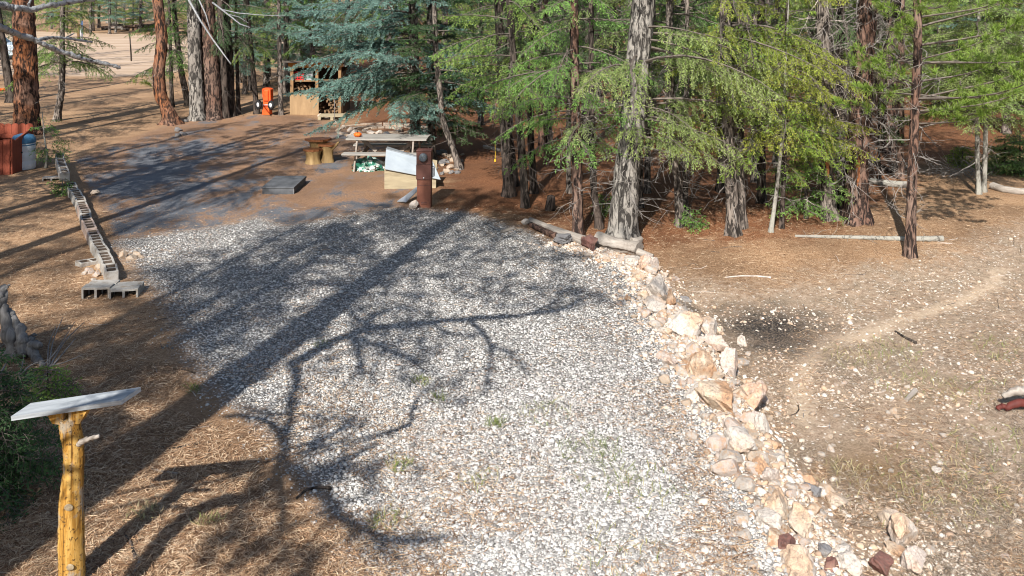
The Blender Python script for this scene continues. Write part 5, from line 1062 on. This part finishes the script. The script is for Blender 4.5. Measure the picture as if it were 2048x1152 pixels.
pth = np.array([onplane(x, y, Yp) for x, y in [(143, 1185), (144, 1140), (142, 1080), (142, 1000), (147, 940), (148, 905), (143, 870), (139, 850), (138, 836)]]) - b
wd = np.array([52, 50, 50, 46, 40, 40, 42, 40, 40]) / 2 / s
Q = smooth_path(pth, 6); rQ = np.interp(np.linspace(0, 1, len(Q)), np.linspace(0, 1, len(wd)), wd); k = 22; th = np.arange(k) * 2 * np.pi / k
rid = rng.normal(0, .025, k)[None] + rng.normal(0, .02, (len(Q), k)); RR = rQ[:, None] * (1 + rid); RR[:, 4] *= .93
mb = MB(); V = np.stack([Q[:, None, 0] + RR * np.cos(th), Q[:, None, 1] + RR * np.sin(th), np.broadcast_to(Q[:, None, 2], RR.shape)], -1); i = np.arange(len(Q) - 1)[:, None] * k; j = np.arange(k)[None]; j2 = (j + 1) % k
mb.add(V.reshape(-1, 3), np.stack([i + j, i + j2, i + k + j2, i + k + j], -1).reshape(-1, 4)); mb.add(V[-1], [list(range(k))])
mb.obj('post', M['post'], t, smooth=True)
zt = Q[-1][2]; xt = Q[-1][0]
mb = MB(); 
for sgn, L in ((-1, .5), (1, 1.0)):
    a = [(xt + sgn * .02, zt - .03), (xt + sgn * .10, zt - .02), (xt + sgn * .155, zt + .075), (xt + sgn * .02, zt + .075)]
    mb.prism(a if sgn > 0 else a[::-1], -.05, .05)
o = mb.obj('bracket', M['post'], t); bevel(o, .008)
for (hz, hx, hy, hr) in [(.60, .02, -1, .034), (.17, .03, -1, .030)]:
    z = Q[0][2] + 0; mb = MB(); v, f = ICO2; c = np.array([np.interp(hz, Q[:, 2], Q[:, 0]) + hx, (-np.interp(hz, Q[:, 2], rQ) * .97 if hy else 0), hz]); mb.add(v * [hr, .005 if hy else hr * .6, hr * .85] + c, f); mb.obj('knot', M['knot'], t, smooth=True)
mb = MB(); zz = 1.06; xr = np.interp(zz, Q[:, 2], Q[:, 0]); rr_ = .08
rough_limb(mb, np.array([[xr + .05, -.02, zz - .03], [xr + .10, -.05, zz + .01], [xr + .17, -.09, zz + .045], [xr + .255, -.13, zz + .085]]), .026, .012, 9, rng, 4, .1); mb.obj('branch_stub', M['drift'], t, smooth=True)
mb = MB(); Lb, Wb = .82, .18
v0 = [(-Lb / 2 - .02, -Wb / 2), (Lb / 2 - .06, -Wb / 2), (Lb / 2 + .03, Wb / 2), (-Lb / 2 + .05, Wb / 2)]
mb.prism(v0, -.016, .016, axis='z')
o = mb.obj('sign_board', M['board'], t); bevel(o, .004)
cx = onplane(153, 813, Yp) - b; o.location = (cx[0], 0, zt + .105); o.rotation_euler = (math.radians(3), math.radians(-6.5), math.radians(5))

# ------------------------------------------------------------------ meter pedestal
M['brown_metal'] = mat_simple('brown_painted_metal', (.20, .075, .045), (.15, .055, .035), 5, .5, .4, .05)
M['brown_dark'] = mat_simple('brown_painted_metal_head', (.135, .055, .042), (.10, .042, .034), 5, .5, .4, .05)
M['steel'] = mat_simple('grey_metal', (.45, .47, .50), (.34, .36, .39), 4, .4, .5, .05, .4)
g = NT('meter_glass'); g.set(g.b.inputs['Transmission Weight'], .85); g.set(g.b.inputs['Alpha'], 1.0); g.b.inputs['IOR'].default_value = 1.3; M['glass'] = g.col((.75, .85, .95), .06, .5)
M['dial'] = mat_simple('meter_dial', (.50, .55, .62), (.38, .43, .50), 6, .5, .3, 0)
M['black'] = mat_simple('black_plastic', (.02, .02, .022), (.012, .012, .013), 6, .5, .3, .05)
M['white'] = mat_simple('white_paint', (.78, .79, .80), (.66, .67, .69), 4, .5, .3, .03)
b = at(849, 413); t = thing('meter_pedestal', 'brown electric meter pedestal with a round glass meter near its top', 'meter pedestal', b, math.radians(-3))
def bx(mb, x0, x1, y0, y1, z0, z1): mb.box(((x0 + x1) / 2, (y0 + y1) / 2, (z0 + z1) / 2), (x1 - x0, y1 - y0, z1 - z0))
def part(nm, mat, fn, bev=.004, smooth=False, parent=None):
    mb = MB(); fn(mb); o = mb.obj(nm, M[mat], parent or t, smooth=smooth)
    if bev: bevel(o, bev)
    return o
part('cabinet', 'brown_metal', lambda m: bx(m, -.138, .138, -.10, .12, -.1, .56))
part('middle_cover', 'brown_dark', lambda m: bx(m, -.150, .150, -.125, .12, .562, .86))
part('meter_head', 'brown_dark', lambda m: (bx(m, -.148, .148, -.105, .12, .864, 1.12), bx(m, -.155, .155, -.115, .13, 1.121, 1.14)))
lv = part('louvre', 'brown_dark', lambda m: [bx(m, -.06, .06, -.112, -.1005, .07 + q * .03, .083 + q * .03) for q in range(2)], .002)
part('seam', 'brown_dark', lambda m: bx(m, -.136, .136, -.104, -.1005, .44, .452), .001)
mt = part('meter', 'dial', lambda m: m.lathe([(.0, .02), (.078, .02), (.082, 0), (.082, -.03), (.0, -.03)], 28, (-.008, -.128, 1.005), axis='y', cap=False), 0, True)
part('display', 'black', lambda m: bx(m, -.045, .035, -.152, -.1485, 1.0, 1.016), .001, parent=mt)
part('glass_cover', 'glass', lambda m: m.lathe([(.084, -.04), (.084, .03), (.075, .05), (.04, .06), (.001, .062)], 28, (-.008, -.128, 1.005), axis='y', cap=False), 0, True, parent=mt)
part('side_conduit', 'steel', lambda m: (bx(m, .152, .20, -.03, .05, .60, .80),), .01)
part('hasp', 'steel', lambda m: bx(m, -.012, .012, -.137, -.1255, .585, .61), .003)

# ------------------------------------------------------------------ wooden wedge box with metal sheet, flashing, black step box
M['old_plank'] = mat_wood('old_yellowish_plank', (.50, .42, .28), (.22, .18, .12), 0, .85, 16)
M['sheet'] = mat_simple('pale_galvanised_sheet', (.50, .55, .59), (.40, .45, .50), 3, .38, .5, .03, .25)
b = at(772, 378); t = thing('wooden_bin', 'wedge-shaped wooden bin covered by a sloping pale metal sheet', 'bin', b, math.radians(2))
hL, hR, L, D_ = .80, .40, 1.08, .62
part('end_board', 'old_plank', lambda m: m.prism([(0, -.03), (D_, -.03), (D_, hL - .08), (.0, hL * .58), ], -.035, .0, axis='x'), .006)
part('front_board', 'old_plank', lambda m: m.prism([(.002, -.03), (L, -.03), (L, .24), (.002, hL * .56)], 0, .035), .004)
part('back_board', 'old_plank', lambda m: m.prism([(.002, -.03), (L, -.03), (L, hR + .1), (.002, hL - .09)], D_ - .035, D_), .004)
part('end_board', 'old_plank', lambda m: m.prism([(.036, -.03), (D_ - .036, -.03), (D_ - .036, hR + .06), (.036, .25)], L - .035, L - .002, axis='x'), .004)
def sheet(m):
    a = np.array([[-.02, -.05, hL * .55], [L + .10, -.05, .205], [L - .10, D_ - .1, hR + .10], [-.05, D_ - .1, hL - .03]]); n = norm(np.cross(a[1] - a[0], a[3] - a[0])) * .006
    V = np.concatenate([a + n, a - n]); m.add(V, [[0, 1, 2, 3], [7, 6, 5, 4], [0, 4, 5, 1], [1, 5, 6, 2], [2, 6, 7, 3], [3, 7, 4, 0]])
part('metal_sheet', 'sheet', sheet, 0)
def sheet2(m):
    a = np.array([[-.05, D_ - .12, hL - .015], [L - .12, D_ - .12, hR + .115], [L - .2, D_ + .25, hR + .07], [-.05, D_ + .2, hL - .02]]); n = norm(np.cross(a[1] - a[0], a[3] - a[0])) * .006
    V = np.concatenate([a + n, a - n]); m.add(V, [[0, 1, 2, 3], [7, 6, 5, 4], [0, 4, 5, 1], [1, 5, 6, 2], [2, 6, 7, 3], [3, 7, 4, 0]])
part('lid_sheet', 'steel', sheet2, 0)
b = at(812, 405); t = thing('metal_flashing', 'bent grey strip of sheet metal lying left of the pedestal foot', 'metal scrap', b)
def flash(m):
    a = np.array([[-.18, -.02, .02], [.02, -.12, .03], [.25, .42, .20], [.18, .47, .22], [-.02, .05, .12], [-.16, .02, .03]]); V = np.concatenate([a, a + [0, 0, .012]]); n = 6
    m.add(V, [[q, (q + 1) % n, n + (q + 1) % n, n + q] for q in range(n)]); m.add(a, [[0, 1, 4, 5], [1, 2, 3, 4]]); m.add(a + [0, 0, .012], [[5, 4, 1, 0], [4, 3, 2, 1]])
part('strip', 'steel', flash, 0)
M['rubber'] = mat_simple('dusty_black_rubber', (.105, .11, .12), (.055, .058, .063), 5, .8, .2, .2)
b = at(523, 388); t = thing('step_box', 'low black step box with needles on its lid in the middle of the asphalt', 'step box', b, math.radians(-1.5))
part('lid', 'rubber', lambda m: m.prism([(0, .118), (0, .142), (1.1, .17), (1.1, .118)], 0.0, .69, axis='x'), .008)
part('skirt', 'rubber', lambda m: bx(m, .012, .678, .012, 1.08, -.02, .117), .008)
part('edge_trim', 'steel', lambda m: bx(m, .681, .690, .004, .03, 0, .112), .002)

# ------------------------------------------------------------------ picnic table and things on and near it
M['grey_wood'] = mat_wood('weathered_table_wood', (.46, .44, .41), (.17, .155, .14), 0, .85, 18)
M['grey_wood_y'] = mat_wood('weathered_table_legs', (.44, .38, .33), (.17, .14, .12), 2, .85, 18)
pf_ = at(690, 346); b = np.array([pf_[0] + .93, pf_[1] + .72, 0]); b[2] = gz(b[0], b[1])
t = thing('picnic_table', 'weathered grey wooden picnic table under the blue spruce', 'picnic table', b, math.radians(-3))
def planks(m, y0, n, w, gap, z, L=1.95):
    for q in range(n): y = y0 + q * (w + gap); m.box((random.uniform(-.01, .01), y + w / 2, z), (L, w, .038), 0)
part('tabletop', 'grey_wood', lambda m: planks(m, -.38, 5, .145, .009, .735), .004)
part('bench', 'grey_wood', lambda m: planks(m, -.78, 2, .132, .009, .44), .004)
part('bench', 'grey_wood', lambda m: planks(m, .51, 2, .132, .009, .44), .004)
for sx in (-.68, .68):
    for sy in (-1, 1):
        def leg(m, sx=sx, sy=sy):
            a = np.array([[0, sy * .30, .714], [0, sy * .66, 0.0]]); d = norm(a[1] - a[0]); n = np.array([0, -d[2], d[1]]) * .045; V = []
            for e in (-.019, .019): V += [a[0] - n + [e, 0, 0], a[0] + n + [e, 0, 0], a[1] + n + [e, 0, 0], a[1] - n + [e, 0, 0]]
            V = np.array(V) + [sx + sy * .0195, 0, 0]; V[:, 2] = np.clip(V[:, 2], -.02, .714); m.add(V, [[0, 1, 2, 3], [7, 6, 5, 4], [0, 4, 5, 1], [1, 5, 6, 2], [2, 6, 7, 3], [3, 7, 4, 0]])
        part('leg', 'grey_wood_y', leg, .003)
    part('cross_beam', 'grey_wood_y', lambda m: m.box((sx - .059 * np.sign(sx), 0, .375), (.036, 1.5, .085)), .003)
    part('brace', 'grey_wood_y', lambda m: m.box((sx * .72, 0, .55), (.50, .04, .08), rot=Matrix.Rotation(math.radians(38 if sx > 0 else -38) * -1, 4, 'Y')), .003)
M['orange'] = mat_simple('orange_toy', (.80, .16, .02), (.65, .10, .015), 5, .5, .3, .02)
p = np.array([(716 - 1024) * (b[1] + .0) / F, b[1] - .05, b[2] + .756]); t2 = thing('pumpkin', 'small orange pumpkin-like ornament on the picnic table end', 'ornament', p); t = t2
def pump(m):
    n = 28; pr = [(.0, .0), (.05, .0), (.085, .03), (.095, .06), (.08, .09), (.04, .105), (.0, .10)]; th = np.arange(n) * 2 * np.pi / n; q = np.array(pr)
    rr2 = q[:, None, 0] * (1 + .08 * np.cos(th * 7)); V = np.stack([rr2 * np.cos(th), rr2 * np.sin(th), np.broadcast_to(q[:, None, 1], rr2.shape)], -1); i = np.arange(len(q) - 1)[:, None] * n; j = np.arange(n)[None]; j2 = (j + 1) % n
    m.add(V.reshape(-1, 3), np.stack([i + j, i + j2, i + n + j2, i + n + j], -1).reshape(-1, 4))
part('body', 'orange', pump, 0, True); part('stem', 'black', lambda m: m.lathe([(.014, .10), (.010, .13), (.016, .15)], 10), 0, True)
# crumpled sheeting under the bench
def crumple(px, py, size, rng, name, label, cat, mat):
    v, f = ICO4; v = v.copy(); v[:, 2] = np.clip(v[:, 2], -.25, None); n = vnoise(v[:, 0] * 5 + 9 + v[:, 2] * 3, v[:, 1] * 5 + v[:, 2] * 4, 2) + .6 * vnoise(v[:, 0] * 11 - v[:, 2] * 7, v[:, 1] * 11 + v[:, 2] * 6, 3); v *= (.55 + .5 * n)[:, None]
    mb = MB(); mb.add(v * np.array(size), f); o = mb.obj(name, M[mat], smooth=False); p = at(px, py); o.location = (p[0], p[1] + size[1] * .6, p[2] + size[2] * .2); return tag(o, label, cat)
def mat_tarp():
    t = NT('green_and_clear_sheeting'); n = t.noise(t.obj(), 4, 4, .6, 1.5); c = t.ramp(n, [(.40, (.02, .11, .07)), (.47, (.05, .22, .16)), (.52, (.42, .46, .44)), (.7, (.60, .63, .62))], 'LINEAR'); t.bump(n, .6, .05); return t.col(c, .35, .5)
M['tarp'] = mat_tarp(); crumple(737, 342, (.40, .28, .24), R, 'plastic_sheeting', 'crumpled green and clear plastic sheeting stuffed under the near bench', 'sheeting', 'tarp')
# stump seats
M['peeled'] = mat_wood('peeled_yellow_wood', (.40, .28, .13), (.16, .095, .04), 2, .6, 9); M['slab'] = mat_wood('varnished_slab', (.30, .12, .045), (.13, .05, .025), 0, .4, 12)
b = at(637, 324); t = thing('log_stool', 'rustic stump seat of three joined logs with reddish slab tops left of the picnic table', 'stump seat', b)
for x, y, h_, r_, sl in [(-.05, .22, .50, .24, .30), (-.12, -.10, .30, .20, .23), (.22, .05, .40, .19, .24)]:
    rng = np.random.default_rng(int(h_ * 100)); mb = MB(); k = 18; th = np.arange(k) * 6.2832 / k; zz = np.linspace(-.03, h_, 7); rid = rng.normal(0, .08, k)[None] + rng.normal(0, .03, (7, k)); RR = (r_ * (1.0 - .22 * np.sin(np.linspace(0, 3.14, 7))))[:, None] * (1 + rid)
    V = np.stack([x + RR * np.cos(th), y + RR * np.sin(th), np.broadcast_to(zz[:, None], RR.shape)], -1); i = np.arange(6)[:, None] * k; j = np.arange(k)[None]; j2 = (j + 1) % k
    mb.add(V.reshape(-1, 3), np.stack([i + j, i + j2, i + k + j2, i + k + j], -1).reshape(-1, 4)); mb.add(V[-1], [list(range(k))]); mb.obj('log', M['peeled'], t, smooth=True)
    mb = MB(); RR2 = sl * (1 + rng.normal(0, .07, k)); V = np.concatenate([np.stack([x + RR2 * np.cos(th), y + RR2 * np.sin(th) * .85, np.full(k, h_ + .002 + q)], -1) for q in (0, .05)]); mb.add(V, [[q, (q + 1) % k, k + (q + 1) % k, k + q] for q in range(k)]); mb.add(V[k:], [list(range(k))]); mb.add(V[:k], [list(range(k))[::-1]])
    bevel(mb.obj('slab_top', M['slab'], t), .01)
mb = MB(); rough_limb(mb, np.array([[.24, 0, .22], [.38, -.04, .36], [.52, -.06, .50]]), .05, .025, 9, np.random.default_rng(2)); mb.obj('branch_stub', M['peeled'], t, smooth=True)

# ------------------------------------------------------------------ woodshed, firewood, cart
M['shed_post'] = mat_wood('shed_wood', (.36, .22, .11), (.17, .10, .05), 2, .8, 12); M['shed_beam'] = mat_wood('orange_shed_beam', (.60, .27, .06), (.38, .15, .035), 0, .6, 12)
M['ply'] = mat_wood('plywood', (.40, .27, .15), (.24, .155, .085), 2, .8, 7); M['roofing'] = mat_simple('dark_roofing', (.10, .085, .075), (.05, .045, .04), 5, .85, .2, .3); M['dark_wood'] = mat_wood('dark_boards', (.10, .065, .04), (.04, .028, .02), 2, .9, 10)
b = at(580, 229); Ys = b[1]; b = b + np.array([0, 0, 0]); t = thing('woodshed', 'open-fronted woodshed with an orange front beam behind the blue spruce', 'shed', b)
Ws, Ds, Hs = 1.75, 1.5, 1.85
for x, y, h_ in [(.06, .06, 1.62), (Ws - .06, .06, 1.62), (.06, Ds - .06, 1.45), (Ws - .06, Ds - .06, 1.45), (Ws * .52, .06, 1.62)]: part('post', 'shed_post', lambda m: bx(m, x - .05, x + .05, y - .05, y + .05, -.05, h_), .004)
part('front_beam', 'shed_beam', lambda m: m.prism([(-.05, 1.62), (.0, 1.52), (.10, 1.50), (.22, 1.60), (Ws - .2, 1.60), (Ws + .05, 1.62), (Ws + .05, 1.76), (-.05, 1.76)], -.05, .008), .004)
part('roof', 'roofing', lambda m: m.prism([(-.35, 1.79), (Ds + .25, 1.56), (Ds + .25, 1.62), (-.35, 1.85)], -.15, Ws + .15, axis='x'), .004)
part('back_wall', 'dark_wood', lambda m: bx(m, .0, Ws, Ds, Ds + .03, 0, 1.5), 0); part('side_wall', 'dark_wood', lambda m: [bx(m, -.03, -.001, .12 + q * .0, Ds, .1 + q * .24, .28 + q * .24) for q in range(6)], 0); part('side_wall', 'dark_wood', lambda m: bx(m, Ws + .001, Ws + .03, .12, Ds, 0, 1.45), 0)
part('plywood_panel', 'ply', lambda m: bx(m, .0, .98, -.025, -.001, -.02, .74), .003)
part('shelf', 'shed_post', lambda m: bx(m, .12, Ws - .12, .15, .55, 1.10, 1.15), .004)
M['red'] = mat_simple('red_plastic', (.62, .03, .03), (.48, .02, .02), 4, .5, .3, .02)
t2 = t; t = thing('milk_crate', 'bright red plastic crate on the woodshed shelf', 'crate', b + np.array([.27, .3, 1.152]))
def crate(m):
    for q in range(4): z = .005 + q * .08; [m.box((x, y, z + .02), sz) for x, y, sz in [(0, -.135, (.30, .012, .035)), (0, .135, (.30, .012, .035)), (-.144, 0, (.012, .256, .035)), (.144, 0, (.012, .256, .035))]]
    for x in (-.144, -.05, .05, .144): [m.box((x, y, .14), (.02, .009, .27)) for y in (-.146, .146)]
    m.box((0, 0, .004), (.27, .25, .008))
part('frame', 'red', crate, 0)
t = thing('box', 'pale grey tin box beside the red crate on the shelf', 'box', b + np.array([.62, .3, 1.152])); part('body', 'steel', lambda m: bx(m, -.11, .11, -.1, .1, 0, .26), .01); part('lid', 'white', lambda m: bx(m, -.115, .115, -.105, .105, .262, .30), .008)
M['firewood'] = mat_wood('split_firewood', (.30, .19, .10), (.09, .055, .035), 1, .9, 8)
rng = np.random.default_rng(44); fm = []
for q in range(5):
    mb = MB(); n = rng.integers(5, 8); th = np.sort(rng.uniform(0, 6.28, n)); rr2 = rng.uniform(.75, 1.1, n); mb.prism([(math.cos(a) * c, math.sin(a) * c) for a, c in zip(th, rr2)], -3.0, 3.0); fm.append(mb.mesh('firewood_log', M['firewood'], attrs=False))
for zr in range(9):
    for xq in range(14):
        x = .16 + xq * .138 + (zr % 2) * .06; z = .06 + zr * .112
        if z < .66 and x < .9 and zr < 5: continue
        if x > Ws - .15 or random.random() < .08: continue
        o = bpy.data.objects.new('firewood_log', random.choice(fm)); COL.objects.link(o); o.location = b + np.array([x, .55 + random.uniform(-.05, .05), z]); sc = random.uniform(.058, .07); o.scale = (sc, sc, sc); o.rotation_euler = (0, random.uniform(0, 6.28), 0); tag(o, 'split log stacked in the open woodshed', 'firewood', 'firewood stacked in the woodshed')
b2 = at(668, 238); t = thing('pallet', 'pale timber pallet on the ground at the woodshed front', 'pallet', b2, .08); part('deck', 'old_plank', lambda m: [bx(m, -.5, .42, -.28 + q * .2, -.12 + q * .2, .10, .125) for q in range(4)], .003); part('runner', 'old_plank', lambda m: [bx(m, x, x + .1, -.28, .5, -.01, .099) for x in (-.5, -.09, .32)], .003)
t = thing('thin_stake', 'thin upright metal stake in front of the pallet', 'stake', at(669, 246)); part('rod', 'steel', lambda m: m.lathe([(.010, -.1), (.009, 1.35), (.004, 1.38)], 8), 0, True)
M['cart'] = mat_simple('orange_cart_paint', (.75, .105, .02), (.60, .075, .015), 4, .45, .4, .03); M['tyre'] = mat_simple('tyre', (.025, .025, .026), (.015, .015, .016), 6, .8, .2, .2)
b = at(534, 230); t = thing('garden_cart', 'orange two-wheeled garden cart tipped up on its end by the woodshed', 'garden cart', b, math.radians(-14)); s = F / b[1]
part('tub', 'cart', lambda m: m.prism([(-.16, .02), (.16, .02), (.12, .42), (.20, .52), (.19, .98), (.10, 1.02), (-.12, 1.02), (-.16, .95), (-.10, .46)], -.10, .12), .02)
part('tub_floor', 'cart', lambda m: bx(m, -.09, .12, -.16, -.102, .55, .95), .02)
part('axle', 'steel', lambda m: m.lathe([(.014, -.30), (.014, .30)], 10, (0, -.17, .40), axis='x'), 0, True)
for sx in (-1, 1):
    w = part('wheel', 'tyre', lambda m: m.lathe([(.09, -.035), (.16, -.045), (.175, -.02), (.175, .02), (.16, .045), (.09, .035)], 26, (sx * .26, -.17, .40), axis='x', cap=False), 0, True); w.rotation_euler = (0, 0, 0)
    part('rim', 'white', lambda m: m.lathe([(.0, -.03), (.05, -.032), (.095, -.025), (.095, .025), (.05, .032), (.0, .03)], 22, (sx * .26, -.17, .40), axis='x', cap=False), 0, True, parent=w)
for w in [c for c in t.children if c.name.startswith('wheel')]:
    # wheels are toed toward the viewer like on the tipped cart
    cen = Vector((.26 if w.data.vertices[0].co.x > 0 else -.26, -.17, .40)); w.matrix_local = Matrix.Translation(cen) @ Matrix.Rotation(math.radians(62), 4, 'Z') @ Matrix.Translation(-cen)

t.scale = (.9, .9, .9)
# ------------------------------------------------------------------ red bin, drum
M['redwood'] = mat_wood('red_stained_boards', (.34, .085, .045), (.20, .05, .03), 2, .7, 9); M['blue'] = mat_simple('blue_lid', (.06, .17, .30), (.045, .13, .23), 4, .5, .3, .03); M['drum'] = mat_simple('dirty_white_drum', (.70, .73, .76), (.55, .58, .62), 3, .45, .35, .03)
b = at(16, 349); t = thing('wooden_bin', 'red-stained open wooden bin with scalloped back at the left photo edge', 'bin', b, math.radians(2)); s = F / b[1]
part('front_panel', 'redwood', lambda m: [bx(m, -.62 + q * .17, -.455 + q * .17, -.03, 0, -.03, .80 - .0 * q) for q in range(3)] + [bx(m, -.11, .055, -.03, 0, -.03, .82)], .006)
part('side_panel', 'redwood', lambda m: m.prism([(.0, -.03), (.95, -.03), (.95, .98), (.80, .90), (.12, .76), (.06, .83), (.001, .82)], .057, .10, axis='x'), .006)
def back(m):
    for q in range(5):
        x = -.72 + q * .17; pts = [(x, -.03), (x + .165, -.03), (x + .165, 1.0)] + [(x + .0825 + .0825 * math.cos(a), 1.0 + .055 * math.sin(a)) for a in np.linspace(.3, 2.84, 6)] + [(x, 1.0)]; m.prism(pts, .955, .985)
part('back_panel', 'redwood', back, .004); part('rail', 'redwood', lambda m: bx(m, -.72, .05, .90, .95, .70, .80), .004)
part('side_panel', 'redwood', lambda m: bx(m, -.68, -.645, .0, .95, -.03, .78), .006)
b = at(47, 337); t = thing('drum', 'white drum with a domed blue lid standing behind the red bin', 'drum', b); r_ = .27
part('body', 'drum', lambda m: m.lathe([(r_ * .93, -.02), (r_, .03), (r_, .20), (r_ * .97, .22), (r_, .24), (r_, .40), (r_ * .97, .42), (r_, .44), (r_, .60), (r_ * .95, .63)], 32), 0, True)
part('lid', 'blue', lambda m: m.lathe([(r_ * 1.02, .632), (r_ * 1.04, .66), (r_ * 1.0, .72), (r_ * .8, .80), (r_ * .4, .835), (.001, .84)], 32, cap=False), 0, True)
part('band', 'blue', lambda m: m.lathe([(r_ * 1.012, .575), (r_ * 1.012, .60)], 32, cap=False), 0, True)
part('handle', 'black', lambda m: (bx(m, .02, .12, -r_ - .04, -r_ + .01, .42, .45), bx(m, -.20, -.15, -r_ * .9, -r_ * .7, .33, .46)), .01)

# ------------------------------------------------------------------ across the clearing
M['carpaint'] = mat_simple('pale_blue_car_paint', (.50, .58, .66), (.46, .54, .62), 3, .25, .5, 0); M['carglass'] = mat_simple('dark_car_glass', (.05, .08, .12), (.03, .05, .08), 3, .08, .6, 0)
b = at(-28, 118); t = thing('parked_car', 'pale blue parked car half hidden behind the orange-barked pine', 'car', b, math.radians(2))
part('body', 'carpaint', lambda m: m.prism([(-2.2, .28), (2.15, .28), (2.22, .55), (2.15, .86), (1.2, .98), (-2.1, 1.0), (-2.25, .8), (-2.25, .4)], -.88, .88), .09)
cb = part('cabin', 'carpaint', lambda m: m.prism([(-2.0, 1.0), (1.15, .985), (.45, 1.52), (-1.6, 1.56)], -.80, .80), .07)
part('window', 'carglass', lambda m: m.prism([(-1.7, 1.05), (-.45, 1.05), (-.45, 1.46), (-1.5, 1.47)], -.815, -.806), 0); part('window', 'carglass', lambda m: m.prism([(-.38, 1.05), (.92, 1.05), (.42, 1.44), (-.38, 1.46)], -.815, -.806), 0)
part('windscreen', 'carglass', lambda m: m.add([[1.13, -.72, 1.03], [1.13, .72, 1.03], [.52, .66, 1.50], [.52, -.66, 1.50]], [[0, 1, 2, 3]]), 0)
for x in (-1.4, 1.4):
    for y in (-.82, .82):
        w = part('wheel', 'tyre', lambda m: m.lathe([(.2, -.1), (.31, -.11), (.335, -.07), (.335, .07), (.31, .11), (.2, .1)], 24, (x, .33, -y), axis='y'), 0, True); w.rotation_euler = (0, 0, 0)
        for v_ in w.data.vertices: v_.co = (v_.co.x, v_.co.y, v_.co.z)
        w.data.clear_geometry() if False else None
        mb = MB(); mb.lathe([(.2, -.1), (.31, -.11), (.335, -.07), (.335, .07), (.31, .11), (.2, .1)], 24, (x, y, .33), axis='y'); w.data = mb.mesh('wheel', M['tyre'], True, False)
        mb = MB(); mb.lathe([(.0, -.11), (.19, -.105), (.2, 0), (.19, .105), (.0, .11)], 20, (x, y, .33), axis='y'); o = mb.obj('rim', M['steel'], w, smooth=True)
part('headlight', 'white', lambda m: bx(m, 2.16, 2.23, -.75, -.5, .62, .76), .02); part('headlight', 'white', lambda m: bx(m, 2.16, 2.23, .5, .75, .62, .76), .02)
M['blue_bright'] = mat_simple('blue_rod', (.10, .28, .62), (.08, .22, .50), 4, .5, .3, .02)
t = thing('standpipe', 'white standpipe with a tall thin blue marker rod across the clearing', 'standpipe', at(161, 79)); part('pipe', 'white', lambda m: m.lathe([(.07, 0), (.06, .9), (.05, .95)], 12), 0, True); part('marker_rod', 'blue_bright', lambda m: m.lathe([(.03, 0), (.025, 1.5)], 8, (.13, 0, 0)), 0, True)
t = thing('wooden_post', 'short brown post beside the white standpipe', 'post', at(157, 80)); part('post', 'shed_post', lambda m: m.lathe([(.11, -.1), (.10, 1.2), (.09, 1.25)], 12), 0, True)
t = thing('pole', 'thin leaning dead pole standing in the tan clearing', 'pole', at(263, 122)); part('pole', 'bark_dark', lambda m: m.tubes(np.array([[0, 0, -.1], [-.05, 0, .8], [-.12, 0, 1.7]])[None], np.array([[.05, .045, .035]]), 8), 0, True)
M['orange_tape'] = M['orange']
t = thing('traffic_barrier', 'low bright orange bar lying at the far left edge', 'bar', at(14, 182)); part('bar', 'orange', lambda m: m.tubes(np.array([[-.35, 0, .06], [.1, .05, .08], [.62, .1, .14]])[None], np.array([[.05, .05, .045]]), 10), 0, True)
rng = np.random.default_rng(12)
for i in range(16):
    px = rng.uniform(190, 300); py = rng.uniform(44, 62); L = rng.uniform(18, 60)
    log('fallen_log', 'dead grey log heaped at the far side of the clearing', [(px, py), (px + L * .5, py + rng.normal(0, 1.5)), (px + L, py + rng.normal(0, 3))], .10, .16, rng.choice(['bark_dark', 'drift', 'bark_brown']), 'log', seed=400 + i, lift=rng.uniform(1, 5), k=8, group='dead logs heaped across the clearing', n=2)
# rusty curl at the right edge and yellow tape
M['rust'] = mat_simple('rusty_bark', (.14, .03, .022), (.07, .018, .016), 7, .7, .3, .4)
b = at(2028, 822); t = thing('bleached_wood', 'curled piece of dark red bark under bleached wood at the right photo edge', 'wood', b)
mb = MB(); rough_limb(mb, np.array([[-.10, .0, .03], [.02, -.02, .10], [.14, 0, .085], [.3, .03, .03]]), .035, .05, 9, np.random.default_rng(3)); mb.obj('curled_bark', M['rust'], t, smooth=True)
mb = MB(); rough_limb(mb, np.array([[-.08, .08, .12], [.06, .1, .18], [.22, .1, .17], [.42, .1, .12]]), .03, .07, 10, np.random.default_rng(4)); mb.obj('wood', M['drift'], t, smooth=True)
mb = MB(); rough_limb(mb, np.array([[-.17, .02, .02], [-.12, .0, .06], [-.08, .0, .04]]), .03, .03, 8, np.random.default_rng(5)); mb.obj('chip', M['rust'], t, smooth=True)
M['yellow'] = mat_simple('yellow_tape', (.72, .50, .03), (.60, .40, .02), 4, .5, .3, .02)
t = thing('flagging_tape', 'yellow flagging tape hanging over the forest floor beside the plank-like branch', 'tape', at(990, 326)); part('tape', 'yellow', lambda m: m.tubes(np.array([[0, 0, .05], [.01, 0, .25], [0, 0, .5]])[None], np.array([[.010, .005, .003]]), 5), 0); part('knot', 'yellow', lambda m: m.box((0, 0, .06), (.035, .01, .06)), .003)
